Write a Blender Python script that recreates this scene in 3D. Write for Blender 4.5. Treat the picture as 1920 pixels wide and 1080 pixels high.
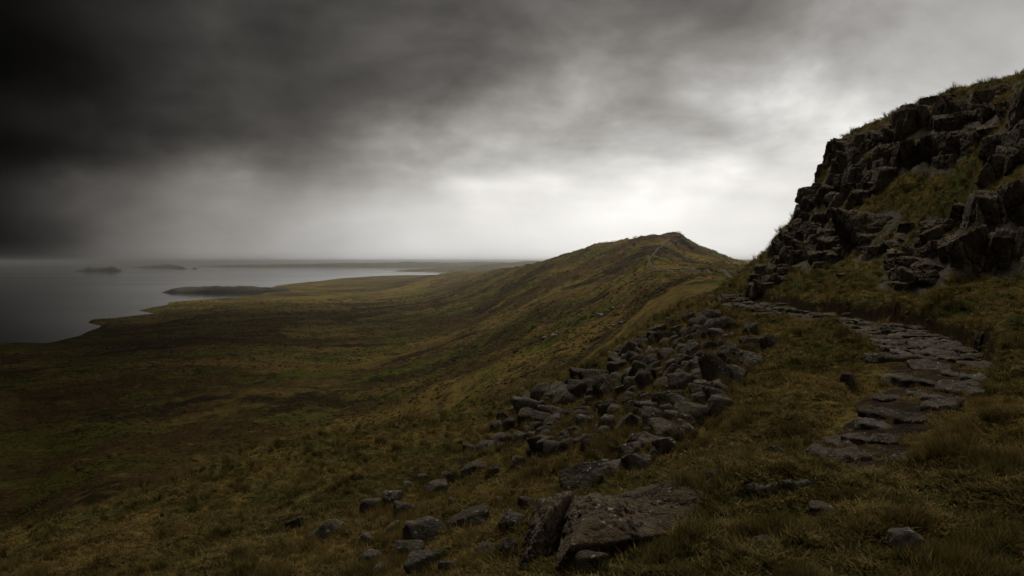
import bpy, bmesh, math, random
import numpy as np
from mathutils import Vector, Matrix, Euler

for o in list(bpy.data.objects):
    bpy.data.objects.remove(o)
S = bpy.context.scene
COL = S.collection
rng = np.random.default_rng(7)
random.seed(7)

# ------------------------------------------------------------------ camera
F = 1507.0            # focal length in pixels of the 1920 px wide photograph
HZ = 490.0            # row of the horizon
SEA = -120.0          # sea level below the eye
cam_d = bpy.data.cameras.new('camera')
cam = bpy.data.objects.new('camera', cam_d)
COL.objects.link(cam)
cam.location = (0, 0, 0)
cam.rotation_euler = (math.radians(90), 0, 0)
cam_d.sensor_width = 36
cam_d.lens = 36 * F / 1920
cam_d.shift_y = -(540 - HZ) / 1920
cam_d.clip_start = 0.1
cam_d.clip_end = 120000
S.camera = cam

# ------------------------------------------------------------------ render
S.view_settings.view_transform = 'Standard'
S.view_settings.look = 'None'
S.view_settings.exposure = 0.75
S.view_settings.gamma = 1
S.view_settings.use_curve_mapping = False
S.render.engine = 'CYCLES'
S.cycles.use_denoising = True
S.cycles.max_bounces = 5
S.cycles.diffuse_bounces = 2
S.cycles.glossy_bounces = 2
S.cycles.transmission_bounces = 2
S.cycles.transparent_max_bounces = 4
S.cycles.volume_bounces = 0
S.cycles.sample_clamp_indirect = 4


# ------------------------------------------------------------------ node helper
class NT:
    def __init__(self, tree):
        self.t = tree
        tree.nodes.clear()

    def n(self, typ, **kw):
        nd = self.t.nodes.new(typ)
        for k, v in kw.items():
            setattr(nd, k, v)
        return nd

    def put(self, sock, v):
        if isinstance(v, bpy.types.NodeSocket):
            self.t.links.new(v, sock)
        elif v is not None:
            if sock.type == 'RGBA' and len(v) == 3:
                v = (*v, 1)
            sock.default_value = v

    def m(self, op, a, b=None, c=None, clamp=False):
        nd = self.n('ShaderNodeMath', operation=op, use_clamp=clamp)
        self.put(nd.inputs[0], a)
        if b is not None:
            self.put(nd.inputs[1], b)
        if c is not None:
            self.put(nd.inputs[2], c)
        return nd.outputs[0]

    def v(self, op, a, b=None, out=0):
        nd = self.n('ShaderNodeVectorMath', operation=op)
        self.put(nd.inputs[0], a)
        if b is not None:
            self.put(nd.inputs[1], b)
        return nd.outputs[out]

    def rng(self, v, a, b, c=0.0, d=1.0, smooth=True):
        nd = self.n('ShaderNodeMapRange', interpolation_type='SMOOTHSTEP' if smooth else 'LINEAR')
        self.put(nd.inputs[0], v)
        for i, q in enumerate((a, b, c, d)):
            self.put(nd.inputs[1 + i], q)
        return nd.outputs[0]

    def noise(self, vec, scale, detail=4, rough=0.55, col=False, dist=0.0):
        nd = self.n('ShaderNodeTexNoise')
        self.put(nd.inputs['Vector'], vec)
        nd.inputs['Scale'].default_value = scale
        nd.inputs['Detail'].default_value = detail
        nd.inputs['Roughness'].default_value = rough
        nd.inputs['Distortion'].default_value = dist
        return nd.outputs[1 if col else 0]

    def mix(self, f, a, b, blend='MIX'):
        nd = self.n('ShaderNodeMix', data_type='RGBA', blend_type=blend)
        self.put(nd.inputs[0], f)
        for i, q in ((6, a), (7, b)):
            if isinstance(q, (tuple, list)) and len(q) == 3:
                q = (*q, 1)
            self.put(nd.inputs[i], q)
        return nd.outputs[2]


# ------------------------------------------------------------------ sky (world) and sun
def pdir(px, py):
    v = Vector(((px - 960) / F, 1.0, (HZ - py) / F))
    return v.normalized()


SUN_AZ = math.radians(-14)    # high behind the cloud, left of straight ahead: right-hand faces are the dark ones
SUN_EL = math.radians(60)

world = bpy.data.worlds.new('World')
S.world = world
world.use_nodes = True
W = NT(world.node_tree)
tc = W.n('ShaderNodeTexCoord').outputs['Generated']
sep = W.n('ShaderNodeSeparateXYZ')
W.put(sep.inputs[0], tc)
dx, dy, dz = sep.outputs
ZS = 2.1
el = W.m('MAXIMUM', dz, 0.0)
flat = W.n('ShaderNodeCombineXYZ')
W.put(flat.inputs[0], dx)
W.put(flat.inputs[1], dy)
W.put(flat.inputs[2], W.m('MULTIPLY', el, ZS))
# cloud deck coordinates: direction met with a level cloud base
den = W.m('ADD', el, 0.14)
deck = W.n('ShaderNodeCombineXYZ')
W.put(deck.inputs[0], W.m('DIVIDE', dx, den))
W.put(deck.inputs[1], W.m('DIVIDE', dy, den))
deckv = deck.outputs[0]
wob = W.v('SUBTRACT', W.noise(W.v('MULTIPLY', flat.outputs[0], (1.0, 1.0, .85)), 4.2, 6, 0.55, True), (0.5, 0.5, 0.5))
wobs = W.v('MULTIPLY', wob, (0.22, 0.22, 0.19))
warp = W.v('ADD', flat.outputs[0], wobs)
# brightness of the overcast (display grey 0..255), by direction
SKY = [
    # px, py, grey, sigma
    (-250, 150, 5, .2), (-250, 450, 4, .2),
    (0, 100, 10, .10), (0, 300, 10, .10), (0, 450, 11, .1), (110, 430, 38, .09), (210, 430, 66, .09), (130, 200, 28, .1), (130, 60, 26, .1),
    (300, 60, 52, .10), (300, 200, 54, .09), (300, 310, 44, .08), (300, 380, 88, .09), (310, 440, 104, .09), (340, 478, 116, .09), (400, 400, 128, .09), (410, 450, 138, .09),
    (500, 60, 66, .10), (480, 180, 70, .09), (500, 290, 54, .08), (500, 315, 56, .08), (500, 355, 150, .08), (500, 400, 164, .08), (500, 460, 166, .09), (600, 360, 176, .08), (600, 410, 188, .08), (600, 465, 186, .09),
    (700, 40, 82, .1), (700, 180, 72, .09), (690, 290, 86, .07), (690, 320, 100, .07), (700, 352, 198, .07), (700, 395, 208, .07), (700, 460, 208, .09), (800, 400, 220, .08), (800, 460, 220, .08),
    (860, 60, 86, .1), (850, 160, 84, .08), (1100, 100, 112, .08), (1290, 80, 112, .08), (1460, 40, 112, .08), (830, 270, 118, .06), (900, 330, 226, .06), (900, 385, 236, .06), (900, 440, 234, .1),
    (1000, 40, 92, .1), (1010, 150, 128, .07), (1000, 215, 146, .06), (980, 262, 168, .06), (1100, 262, 186, .06), (1050, 300, 232, .06), (1100, 410, 246, .1),
    (1180, 50, 104, .08), (1190, 150, 160, .07), (1180, 230, 180, .06), (1330, 325, 268, .06), (1220, 285, 205, .05),
    (1380, 40, 106, .08), (1380, 140, 178, .07), (1380, 230, 212, .07), (1320, 410, 244, .1), (1450, 350, 226, .08),
    (1550, 60, 150, .07), (1560, 170, 196, .08), (1550, 260, 222, .08), (1600, 400, 226, .12),
    (1750, 50, 168, .08), (1720, 120, 188, .06), (1880, 60, 168, .08), (1900, 120, 196, .07), (2100, 250, 190, .2), (2200, 420, 200, .2),
    (1000, -220, 92, .16), (500, -220, 62, .16), (1500, -220, 118, .16), (0, -220, 18, .16),
]
pts = [(pdir(px, py), g, 0.085 if -300 <= px <= 1920 and py > 0 else .2) for px, py, g, s in SKY]
for az, e, g in ((-60, 12, 8), (-60, 50, 26), (-100, 15, 14), (-100, 50, 44), (-150, 20, 80), (180, 20, 120), (150, 20, 135), (110, 20, 145),
                 (70, 15, 158), (70, 45, 124), (30, 50, 122), (-20, 50, 70), (180, 55, 110), (110, 55, 120), (0, 80, 100)):
    a, e = math.radians(az), math.radians(e)
    pts.append((Vector((math.sin(a) * math.cos(e), math.cos(a) * math.cos(e), math.sin(e))), g, .28))
num = wsum = None
for d, g, s in pts:
    lin = (g / 255.0) ** 2.2
    dist = W.v('DISTANCE', warp, (d.x, d.y, max(d.z, 0) * ZS), out=1)
    e_ = W.m('POWER', math.exp(-1.0), W.m('MULTIPLY', W.m('MULTIPLY', dist, dist), 1.0 / (s * s)))
    num = W.m('MULTIPLY', e_, lin) if num is None else W.m('MULTIPLY_ADD', e_, lin, num)
    wsum = W.m('ADD', e_, 1e-9) if wsum is None else W.m('ADD', e_, wsum)
lum = W.m('DIVIDE', num, wsum)
# soft cloud texture: billows on the deck and low streaks
n1 = W.noise(deckv, 1.1, 5, 0.5)
n2 = W.noise(W.v('MULTIPLY', flat.outputs[0], (1.2, 1.2, 1.0)), 4.4, 7, 0.54, dist=.25)
tex = W.m('ADD', W.m('MULTIPLY', W.m('SUBTRACT', n1, .5), 1.5), W.m('MULTIPLY', W.m('SUBTRACT', n2, .5), 3.0))
amt = W.m('MULTIPLY', W.rng(el, 0.03, 0.18, 0.14, 1.25), W.rng(dx, .25, .5, 1, .55))
lum = W.m('MULTIPLY', lum, W.m('POWER', 2.0, W.m('MULTIPLY', tex, amt)))
tint = W.mix(W.rng(lum, 0.02, 0.55), (1.07, 1.0, 0.93), (1.02, 0.998, 0.965))
colr = W.v('SCALE', tint)
colr.node.inputs['Scale'].default_value = 1
W.put(colr.node.inputs['Scale'], lum)
sky = W.n('ShaderNodeTexSky', sky_type='NISHITA')
sky.sun_disc = False
sky.sun_elevation = SUN_EL
sky.sun_rotation = SUN_AZ
sky.air_density = 2
sky.dust_density = 6
# overcast hides nearly all of the clear sky behind it; the background strength stays 0.1
through = W.v('SCALE', sky.outputs[0])
W.put(through.node.inputs['Scale'], W.m('MULTIPLY', lum, 0.05))
total = W.v('ADD', W.v('MULTIPLY', colr, (5.95, 5.95, 5.95)), through)
bg = W.n('ShaderNodeBackground')
W.put(bg.inputs[0], total)
bg.inputs[1].default_value = 0.1
wo = W.n('ShaderNodeOutputWorld')
W.t.links.new(bg.outputs[0], wo.inputs[0])
world.cycles.sampling_method = 'MANUAL'
world.cycles.sample_map_resolution = 512

sun_d = bpy.data.lights.new('sun', 'SUN')
sun_d.energy = 1.5
sun_d.angle = math.radians(30)
sun_d.color = (1.0, 0.95, 0.86)
sun = bpy.data.objects.new('sun', sun_d)
COL.objects.link(sun)
sd = Vector((math.sin(SUN_AZ) * math.cos(SUN_EL), math.cos(SUN_AZ) * math.cos(SUN_EL), math.sin(SUN_EL)))
sun.rotation_euler = sd.to_track_quat('Z', 'Y').to_euler()
sun.location = sd * 60

# ------------------------------------------------------------------ numpy noise
_perm = np.random.default_rng(3).permutation(512).astype(np.int64)
_perm = np.concatenate([_perm, _perm, _perm])
_g3 = np.random.default_rng(4).normal(size=(512, 3))
_g3 /= np.linalg.norm(_g3, axis=1)[:, None]


def perlin3(p):
    i = np.floor(p).astype(np.int64)
    f = p - i
    i &= 511
    w = f * f * f * (f * (f * 6 - 15) + 10)
    out = np.zeros(len(p))
    for a in (0, 1):
        ha = _perm[(i[:, 0] + a) & 511]
        wa = w[:, 0] if a else 1 - w[:, 0]
        for b in (0, 1):
            hb = _perm[ha + ((i[:, 1] + b) & 511)]
            wb = wa * (w[:, 1] if b else 1 - w[:, 1])
            for c in (0, 1):
                g = _g3[_perm[hb + ((i[:, 2] + c) & 511)]]
                out += wb * (w[:, 2] if c else 1 - w[:, 2]) * (g[:, 0] * (f[:, 0] - a) + g[:, 1] * (f[:, 1] - b) + g[:, 2] * (f[:, 2] - c))
    return out * 1.5


def fbm3(p, octs=4, rough=0.5, ridged=False):
    s, a = np.zeros(len(p)), 1.0
    q = np.array(p, dtype=float)
    for k in range(octs):
        v = perlin3(q)
        s += a * ((0.5 - np.abs(v)) if ridged else v)
        q = q * 2.03 + 17.3
        a *= rough
    return s


def fbm2(x, y, scale, octs=4, rough=0.5, seed=0.0, ridged=False):
    p = np.stack([x * scale, y * scale, np.full_like(x, seed * 7.31 + .37)], 1)
    return fbm3(p, octs, rough, ridged)


def sstep(v, a, b):
    t = np.clip((v - a) / (b - a), 0, 1)
    return t * t * (3 - 2 * t)


# ------------------------------------------------------------------ thin plate spline
class TPS:
    def __init__(self, P, V, lam=1e-4):
        P = np.array(P, float)
        V = np.array(V, float)
        n = len(P)
        self.P = P
        K = self.k(((P[:, None] - P[None]) ** 2).sum(2)) + lam * np.eye(n)
        A = np.zeros((n + 3, n + 3))
        A[:n, :n] = K
        A[:n, n] = 1
        A[:n, n + 1:] = P
        A[n:, :n] = A[:n, n:].T
        self.w = np.linalg.solve(A, np.concatenate([V, np.zeros(3)]))

    @staticmethod
    def k(r2):
        return 0.5 * r2 * np.log(r2 + 1e-12)

    def __call__(self, x, y):
        x = np.atleast_1d(np.asarray(x, float))
        y = np.atleast_1d(np.asarray(y, float))
        out = np.empty(len(x))
        n = len(self.P)
        for s in range(0, len(x), 20000):
            q = np.stack([x[s:s + 20000], y[s:s + 20000]], 1)
            r2 = (q ** 2).sum(1)[:, None] + (self.P ** 2).sum(1)[None] - 2 * q @ self.P.T
            out[s:s + 20000] = self.k(np.maximum(r2, 0)) @ self.w[:n] + self.w[n] + q @ self.w[n + 1:]
        return out


# ------------------------------------------------------------------ near hillside
NEAR = [
    (1430, 1080, 4.0), (1900, 1080, 3.8), (1100, 1080, 4.6), (900, 1080, 5.6), (700, 1080, 7), (450, 1080, 9), (200, 1080, 11.5), (0, 1080, 13.5),
    (1900, 900, 5.4), (1900, 780, 7.6), (1900, 700, 10.5), (1760, 900, 5.5), (1780, 1000, 4.6),
    (1430, 900, 5.7), (1570, 862, 6.3), (1650, 780, 8.0), (1720, 720, 10.2), (1700, 680, 12.4), (1790, 650, 14.8), (1700, 632, 16.7),
    (1600, 610, 19.8), (1500, 588, 24.5), (1430, 572, 30), (1350, 557, 37),
    (1520, 650, 15.5), (1400, 620, 23.5), (1330, 600, 30), (1300, 575, 37),
    (1450, 700, 13), (1550, 740, 9.7), (1500, 780, 8.8), (1400, 780, 9.6), (1400, 850, 7.4), (1300, 900, 6.6), (1350, 960, 5.4),
    (1250, 850, 8.6), (1200, 780, 12.5), (1300, 740, 13.5), (1350, 700, 15.5), (1250, 700, 19), (1250, 640, 28.5), (1180, 680, 29), (1100, 740, 27),
    (1100, 800, 19.5), (1050, 850, 14.5), (950, 900, 12.3), (950, 960, 9), (850, 900, 15), (850, 820, 27), (700, 900, 20), (700, 1000, 10.5),
    (500, 900, 23), (450, 1000, 13.5), (250, 1000, 17), (100, 1020, 18), (1000, 1010, 6.2),
    (1240, 590, 42), (1160, 658, 41), (1000, 738, 37), (900, 772, 36), (760, 800, 34), (600, 830, 32), (400, 880, 28), (200, 950, 23.5), (0, 1010, 20),
    # slope and crag right of the path
    (1920, 640, 15.7), (1920, 520, 22), (1920, 370, 23.6), (1920, 330, 26), (1920, 200, 28.5), (1920, 172, 36),
    (1700, 590, 20.4), (1700, 500, 26), (1700, 420, 31), (1700, 340, 35), (1700, 250, 38), (1700, 232, 42),
    (1550, 577, 26), (1550, 500, 33), (1550, 400, 40), (1550, 320, 44), (1560, 292, 47),
    (1450, 563, 31.5), (1440, 478, 43), (1400, 545, 39), (1490, 415, 46), (1524, 372, 47), (1820, 560, 19.5), (1820, 380, 28), (1820, 300, 31.5), (1820, 228, 35),
    (1800, 200, 41), (1640, 270, 44),
]
cp, cv = [], []
for px, py, d in NEAR:
    cp.append((d * (px - 960) / F, d))
    cv.append(d * (HZ - py) / F)
for px, d, z in ((1240, 50, -5.8), (1160, 50, -8.5), (1000, 45, -10), (900, 44, -11), (760, 42, -11.5), (600, 40, -12), (400, 36, -12.5), (200, 32, -12.5), (0, 28, -12),
                 (-200, 24, -12), (0, 60, -30), (400, 70, -32), (800, 75, -30), (1100, 80, -22), (1240, 80, -13), (1340, 55, -4.4), (1340, 85, -8), (1420, 60, -4.0), (1420, 90, -7),
                 (1480, 56, -.5), (1550, 60, 4), (1550, 90, -4), (1700, 60, 8.2), (1700, 95, 4), (1920, 60, 9.6), (1920, 95, 8), (2100, 60, 10)):
    cp.append((d * (px - 960) / F, d))
    cv.append(z)
for x, y, z in ((0, 0, -1.75), (-3, 0, -3.0), (-7, 2, -4.6), (4, 0, -1.5), (0, -8, -1.9), (-8, -10, -5), (6, -10, -1.3), (9.5, 5, -1.25), (9.5, -8, -1.1), (15, 10, 1.5), (18, 10, 5.5), (24, 12, 8),
                (15, -8, 1.5), (18, -8, 5.6), (24, -8, 8), (40, 20, 9.5), (40, -10, 9.5), (-14, 8, -8), (-16, -10, -8.5), (-30, 10, -18), (-30, -15, -17), (0, -30, -2), (-20, -35, -11), (20, -35, 6), (12.5, 8, -.3)):
    cp.append((x, y))
    cv.append(z)
near_tps = TPS(cp, cv, 2e-3)

PATH = [(1300, 1130, 3.6), (1400, 960, 5.0), (1470, 902, 5.75), (1580, 845, 6.6), (1655, 780, 8.0), (1735, 715, 10.3), (1745, 680, 12.4), (1735, 655, 14.6), (1690, 630, 17),
        (1600, 606, 20.2), (1500, 586, 24.8), (1430, 572, 30), (1365, 558, 36), (1330, 551, 40), (1310, 552, 46)]
_pc = np.array([(d * (px - 960) / F, d) for px, py, d in PATH])
_tt = np.arange(len(_pc))
_ti = np.linspace(0, len(_pc) - 1, 260)


def _cr(P, t):
    i = np.clip(np.floor(t).astype(int), 0, len(P) - 2)
    f = (t - i)[:, None]
    p0, p1, p2, p3 = P[np.clip(i - 1, 0, None)], P[i], P[i + 1], P[np.clip(i + 2, None, len(P) - 1)]
    return .5 * (2 * p1 + (p2 - p0) * f + (2 * p0 - 5 * p1 + 4 * p2 - p3) * f * f + (3 * p1 - p0 - 3 * p2 + p3) * f ** 3)


PC = _cr(_pc, _ti)                                  # path centre line
PW = np.interp(_ti, _tt, [.2, .25, .3, .45, .55, .62, .72, .72, .72, .66, .62, .58, .52, .45, .4])   # half width
_tan = np.gradient(PC, axis=0)
_tan /= np.linalg.norm(_tan, axis=1)[:, None]
PN = np.stack([_tan[:, 1], -_tan[:, 0]], 1)         # to the right of the walking direction


def path_coord(x, y):
    """signed distance right of the centre line, half width there, parameter"""
    sd_ = np.empty(len(x))
    hw = np.empty(len(x))
    pi = np.empty(len(x), int)
    for s in range(0, len(x), 20000):
        q = np.stack([x[s:s + 20000], y[s:s + 20000]], 1)
        r2 = ((q[:, None] - PC[None]) ** 2).sum(2)
        j = r2.argmin(1)
        sd_[s:s + 20000] = np.sign(((q - PC[j]) * PN[j]).sum(1)) * np.sqrt(r2[np.arange(len(q)), j])
        hw[s:s + 20000] = PW[j]
        pi[s:s + 20000] = j
    return sd_, hw, pi


def ground(x, y, fine=True):
    x = np.atleast_1d(np.asarray(x, float))
    y = np.atleast_1d(np.asarray(y, float))
    z = near_tps(x, y)
    nearp = (x > -2) & (x < 16) & (y < 52) & (y > 2)
    s = np.full(len(x), -50.0)
    hw = np.ones(len(x))
    pi = np.zeros(len(x), int)
    if nearp.any():
        s[nearp], hw[nearp], pi[nearp] = path_coord(x[nearp], y[nearp])
    a = np.where(pi < 46, 50.0, np.abs(s))
    out = sstep(a, hw * .9, hw * 1.7)
    r = np.hypot(x, y)
    if fine:
        z = z + out * (.34 * fbm2(x, y, .33, 3, .5, 1) * sstep(r, 3, 14) + .15 * fbm2(x, y, 1.0, 3, .55, 2) + .045 * fbm2(x, y, 3.7, 3, .6, 3))
        z = z + (1 - out) * .03 * fbm2(x, y, 2.2, 3, .6, 4)
        # crag: broken ledges where the hill is steep
        cr = sstep(x, 11.5, 14) * sstep(y, 8, 14)
        z = z + cr * (.55 * fbm2(x, y + .4 * z, .55, 4, .55, 5, True) - .2)
    z = z - .10 * (1 - out)
    # cut turf bank on the uphill side of the path
    bank = sstep(s, hw * 1.1, hw * 1.1 + .16) * (1 - sstep(s, hw + 1.2, hw + 3.2))
    pm = sstep(pi.astype(float), 90, 125) * (1 - sstep(pi.astype(float), 205, 232))
    z = z + .34 * bank * pm * (1 + .5 * fbm2(x, y, .7, 2, .5, 6))
    return z


def hit(px, py, dmin=3.0, dmax=60.0):
    """points on the hillside seen through the given picture positions"""
    px = np.atleast_1d(np.asarray(px, float))
    py = np.atleast_1d(np.asarray(py, float))
    ds = np.exp(np.linspace(math.log(dmin), math.log(dmax), 260))
    n, k = len(px), len(ds)
    D = np.broadcast_to(ds, (n, k))
    X = D * ((px - 960) / F)[:, None]
    Zr = D * ((HZ - py) / F)[:, None]
    Zg = ground(X.ravel(), D.ravel().copy()).reshape(n, k)
    ok = Zg >= Zr
    j = ok.argmax(1)
    j[~ok.any(1)] = k - 1
    j = np.maximum(j, 1)
    ii = np.arange(n)
    a, b = (Zr - Zg)[ii, j - 1], (Zr - Zg)[ii, j]
    t = np.clip(a / (a - b + 1e-9), 0, 1)
    d = ds[j - 1] + t * (ds[j] - ds[j - 1])
    return np.stack([d * (px - 960) / F, d, d * (HZ - py) / F], 1), ok.any(1)


# ------------------------------------------------------------------ mesh helpers
def mesh_np(name, verts, faces, smooth=True):
    verts = np.asarray(verts, np.float32)
    faces = np.asarray(faces, np.int32)
    me = bpy.data.meshes.new(name)
    me.vertices.add(len(verts))
    me.vertices.foreach_set('co', verts.ravel())
    k = faces.shape[1]
    me.loops.add(faces.size)
    me.loops.foreach_set('vertex_index', faces.ravel())
    me.polygons.add(len(faces))
    me.polygons.foreach_set('loop_start', np.arange(0, faces.size, k, dtype=np.int32))
    me.polygons.foreach_set('loop_total', np.full(len(faces), k, np.int32))
    me.polygons.foreach_set('use_smooth', np.full(len(faces), smooth))
    me.update(calc_edges=True)
    return me


def link(name, me, mat=None, parent=None, **props):
    o = bpy.data.objects.new(name, me)
    COL.objects.link(o)
    if mat is not None and me is not None and not me.materials:
        me.materials.append(mat)
    if parent is not None:
        o.parent = parent
    for k, v in props.items():
        o[k] = v
    return o


def grid_faces(nr, nc):
    i = np.arange((nr - 1) * (nc - 1))
    r, c = i // (nc - 1), i % (nc - 1)
    a = r * nc + c
    return np.stack([a, a + 1, a + nc + 1, a + nc], 1)


# ------------------------------------------------------------------ materials
def new_mat(name):
    m = bpy.data.materials.new(name)
    m.use_nodes = True
    return m, NT(m.node_tree)


def finish(N, col, rough=0.9, bump=None, bstr=0.5, bdist=0.05, spec=0.05):
    b = N.n('ShaderNodeBsdfPrincipled')
    N.put(b.inputs['Base Color'], col)
    N.put(b.inputs['Roughness'], rough)
    b.inputs['Specular IOR Level'].default_value = spec
    if bump is not None:
        bn = N.n('ShaderNodeBump')
        bn.inputs['Strength'].default_value = bstr
        bn.inputs['Distance'].default_value = bdist
        N.put(bn.inputs['Height'], bump)
        N.put(b.inputs['Normal'], bn.outputs[0])
    o = N.n('ShaderNodeOutputMaterial')
    N.t.links.new(b.outputs[0], o.inputs[0])
    return b


GOLD, OLIVE, RUSSET, GREEN = (.200, .140, .036), (.072, .066, .015), (.095, .060, .019), (.056, .068, .012)


def turf_colour(N, pos, k=1.0, big=1.0):
    """patches of dry gold, olive, russet and green grass by place"""
    a = N.noise(pos, .32 * big, 5, .62)
    b = N.noise(N.v('ADD', pos, (31., 7., 3.)), .75 * big, 5, .62)
    c = N.noise(N.v('ADD', pos, (5., 57., 13.)), 2.6 * big, 4, .65)
    col = N.mix(N.rng(a, .42, .6), OLIVE, GOLD)
    col = N.mix(N.rng(b, .52, .66), col, RUSSET)
    col = N.mix(N.rng(N.m('ADD', N.m('MULTIPLY', a, -.5), c), .22, .42), col, GREEN)
    return col


def geo(N):
    g = N.n('ShaderNodeNewGeometry')
    return g.outputs['Position'], g.outputs['Normal']


def rock_nodes(N, pos, nrm, moss=0.5):
    n1 = N.noise(pos, 1.1, 6, .62)
    n2 = N.noise(pos, 6.5, 6, .65)
    n3 = N.noise(pos, 24, 4, .6)
    col = N.mix(N.rng(n1, .38, .62), (.070, .055, .040), (.138, .117, .091))
    col = N.mix(N.rng(n2, .45, .68), col, (.034, .027, .020))
    col = N.mix(N.rng(n2, .30, .40, .5, 0), col, (.100, .062, .032))
    ob = N.n('ShaderNodeObjectInfo').outputs['Random']
    col = N.mix(N.rng(ob, .55, 1, 0, .55, False), col, (.036, .027, .019))
    col = N.mix(N.rng(ob, .35, 0, 0, .5, False), col, (.125, .112, .095))
    # lichen flecks
    vo = N.n('ShaderNodeTexVoronoi')
    N.put(vo.inputs['Vector'], N.v('ADD', pos, N.v('MULTIPLY', N.noise(pos, 14, 3, .6, True), (.09, .09, .09))))
    vo.inputs['Scale'].default_value = 11
    fl = N.m('MULTIPLY', N.rng(vo.outputs['Distance'], .10, .26, 1, 0), N.rng(N.noise(N.v('ADD', pos, (9., 9., 9.)), 3.1, 4, .6), .50, .60))
    fl2 = N.m('MULTIPLY', N.rng(n3, .60, .66), N.rng(n2, .46, .56))
    col = N.mix(N.m('MAXIMUM', N.m('MULTIPLY', fl, .9), N.m('MULTIPLY', fl2, .8)), col, (.38, .36, .30))
    sepn = N.n('ShaderNodeSeparateXYZ')
    N.put(sepn.inputs[0], nrm)
    up = sepn.outputs[2]
    ms = N.m('MULTIPLY', N.rng(up, .25, .85), N.rng(N.noise(N.v('ADD', pos, (3., 1., 77.)), 2.2, 5, .65), .62 - .2 * moss, .70 - .16 * moss))
    col = N.mix(N.m('MULTIPLY', ms, N.rng(ob, .2, .8, .95, .35, False)), col, (.058, .056, .015))
    h = N.m('ADD', N.m('MULTIPLY', n2, .6), N.m('MULTIPLY', n3, .4))
    return col, h


def make_rock(name, moss, warm=False, pale=False, joints=False):
    m, N = new_mat(name)
    p, nr = geo(N)
    col, h = rock_nodes(N, p, nr, moss)
    if warm:
        col = N.mix(N.m('MULTIPLY', N.rng(N.noise(p, 2.3, 6, .65), .36, .56), .55), col, (.085, .060, .038))
        col = N.v('MULTIPLY', col, (1.5, 1.5, 1.46))
        crack = N.rng(N.m('ABSOLUTE', N.m('SUBTRACT', N.noise(p, 1.7, 7, .7), .5)), 0, .014, .6, 0)
        col = N.mix(crack, col, (.016, .012, .009))
        h = N.m('SUBTRACT', h, crack)
    if joints:
        vo = N.n('ShaderNodeTexVoronoi', feature='DISTANCE_TO_EDGE')
        wq = N.v('ADD', p, N.v('MULTIPLY', N.noise(p, 2.0, 4, .6, True), (.35, .35, .35)))
        N.put(vo.inputs['Vector'], N.v('MULTIPLY', wq, (1.0, 1.0, .5)))
        vo.inputs['Scale'].default_value = 1.7
        jt = N.rng(vo.outputs['Distance'], .0, .035, 1, 0)
        col = N.mix(N.m('MULTIPLY', jt, .8), col, (.014, .011, .008))
        h = N.m('SUBTRACT', h, N.m('MULTIPLY', jt, 1.2))
    if name == 'big_rock_stone':
        col = N.v('MULTIPLY', col, (.80, .77, .72))
    if pale:
        col = N.mix(.45, col, (.22, .21, .19))
    finish(N, col, .9, h, 1.0, .12, .08)
    return m


M_rock = make_rock('boulder_rock', .42)
M_big = make_rock('big_rock_stone', .05, True)
M_pale = make_rock('outcrop_rock', .1, False, True)
M_crag = make_rock('crag_rock', .6, True, False, True)
M_slab = make_rock('flagstone_rock', .25)


def make_turf():
    m, N = new_mat('hill_turf')
    p, nr = geo(N)
    g = turf_colour(N, p)
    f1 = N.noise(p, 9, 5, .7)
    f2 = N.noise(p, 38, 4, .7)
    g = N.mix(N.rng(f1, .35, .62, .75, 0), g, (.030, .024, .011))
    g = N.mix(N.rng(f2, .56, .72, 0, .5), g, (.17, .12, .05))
    rc, rh = rock_nodes(N, p, nr, .7)
    s = N.n('ShaderNodeSeparateXYZ')
    N.put(s.inputs[0], nr)
    sl = N.m('ADD', s.outputs[2], N.m('MULTIPLY', N.m('SUBTRACT', f1, .5), .25))
    sp = N.n('ShaderNodeSeparateXYZ')
    N.put(sp.inputs[0], p)
    ra = N.n('ShaderNodeAttribute', attribute_name='rock').outputs['Fac']
    pe = N.n('ShaderNodeAttribute', attribute_name='peat').outputs['Fac']
    isr = N.rng(N.m('ADD', ra, N.m('MULTIPLY', N.m('SUBTRACT', f1, .5), .9)), .42, .6)
    col = N.mix(isr, g, rc)
    col = N.mix(pe, col, N.mix(f1, (.010, .006, .003), (.040, .024, .010)))
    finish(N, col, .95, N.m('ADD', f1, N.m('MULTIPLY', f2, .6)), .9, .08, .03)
    return m


M_turf = make_turf()


def make_grass():
    m, N = new_mat('moor_grass')
    p, nr = geo(N)
    g = turf_colour(N, p)
    at = N.n('ShaderNodeAttribute', attribute_name='tip')
    oi = N.n('ShaderNodeObjectInfo')
    g = N.mix(N.rng(oi.outputs['Random'], .60, .95, 0, .9, False), g, (.36, .255, .095))
    g = N.mix(N.rng(oi.outputs['Random'], 0, .4, .9, 0, False), g, (.022, .019, .007))
    g = N.mix(N.m('MULTIPLY', at.outputs['Fac'], .35), g, (.21, .155, .065))
    d = N.n('ShaderNodeBsdfDiffuse')
    N.put(d.inputs[0], g)
    t = N.n('ShaderNodeBsdfTranslucent')
    N.put(t.inputs[0], g)
    mx = N.n('ShaderNodeMixShader')
    mx.inputs[0].default_value = .35
    N.t.links.new(d.outputs[0], mx.inputs[1])
    N.t.links.new(t.outputs[0], mx.inputs[2])
    o = N.n('ShaderNodeOutputMaterial')
    N.t.links.new(mx.outputs[0], o.inputs[0])
    return m


M_grass = make_grass()


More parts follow.
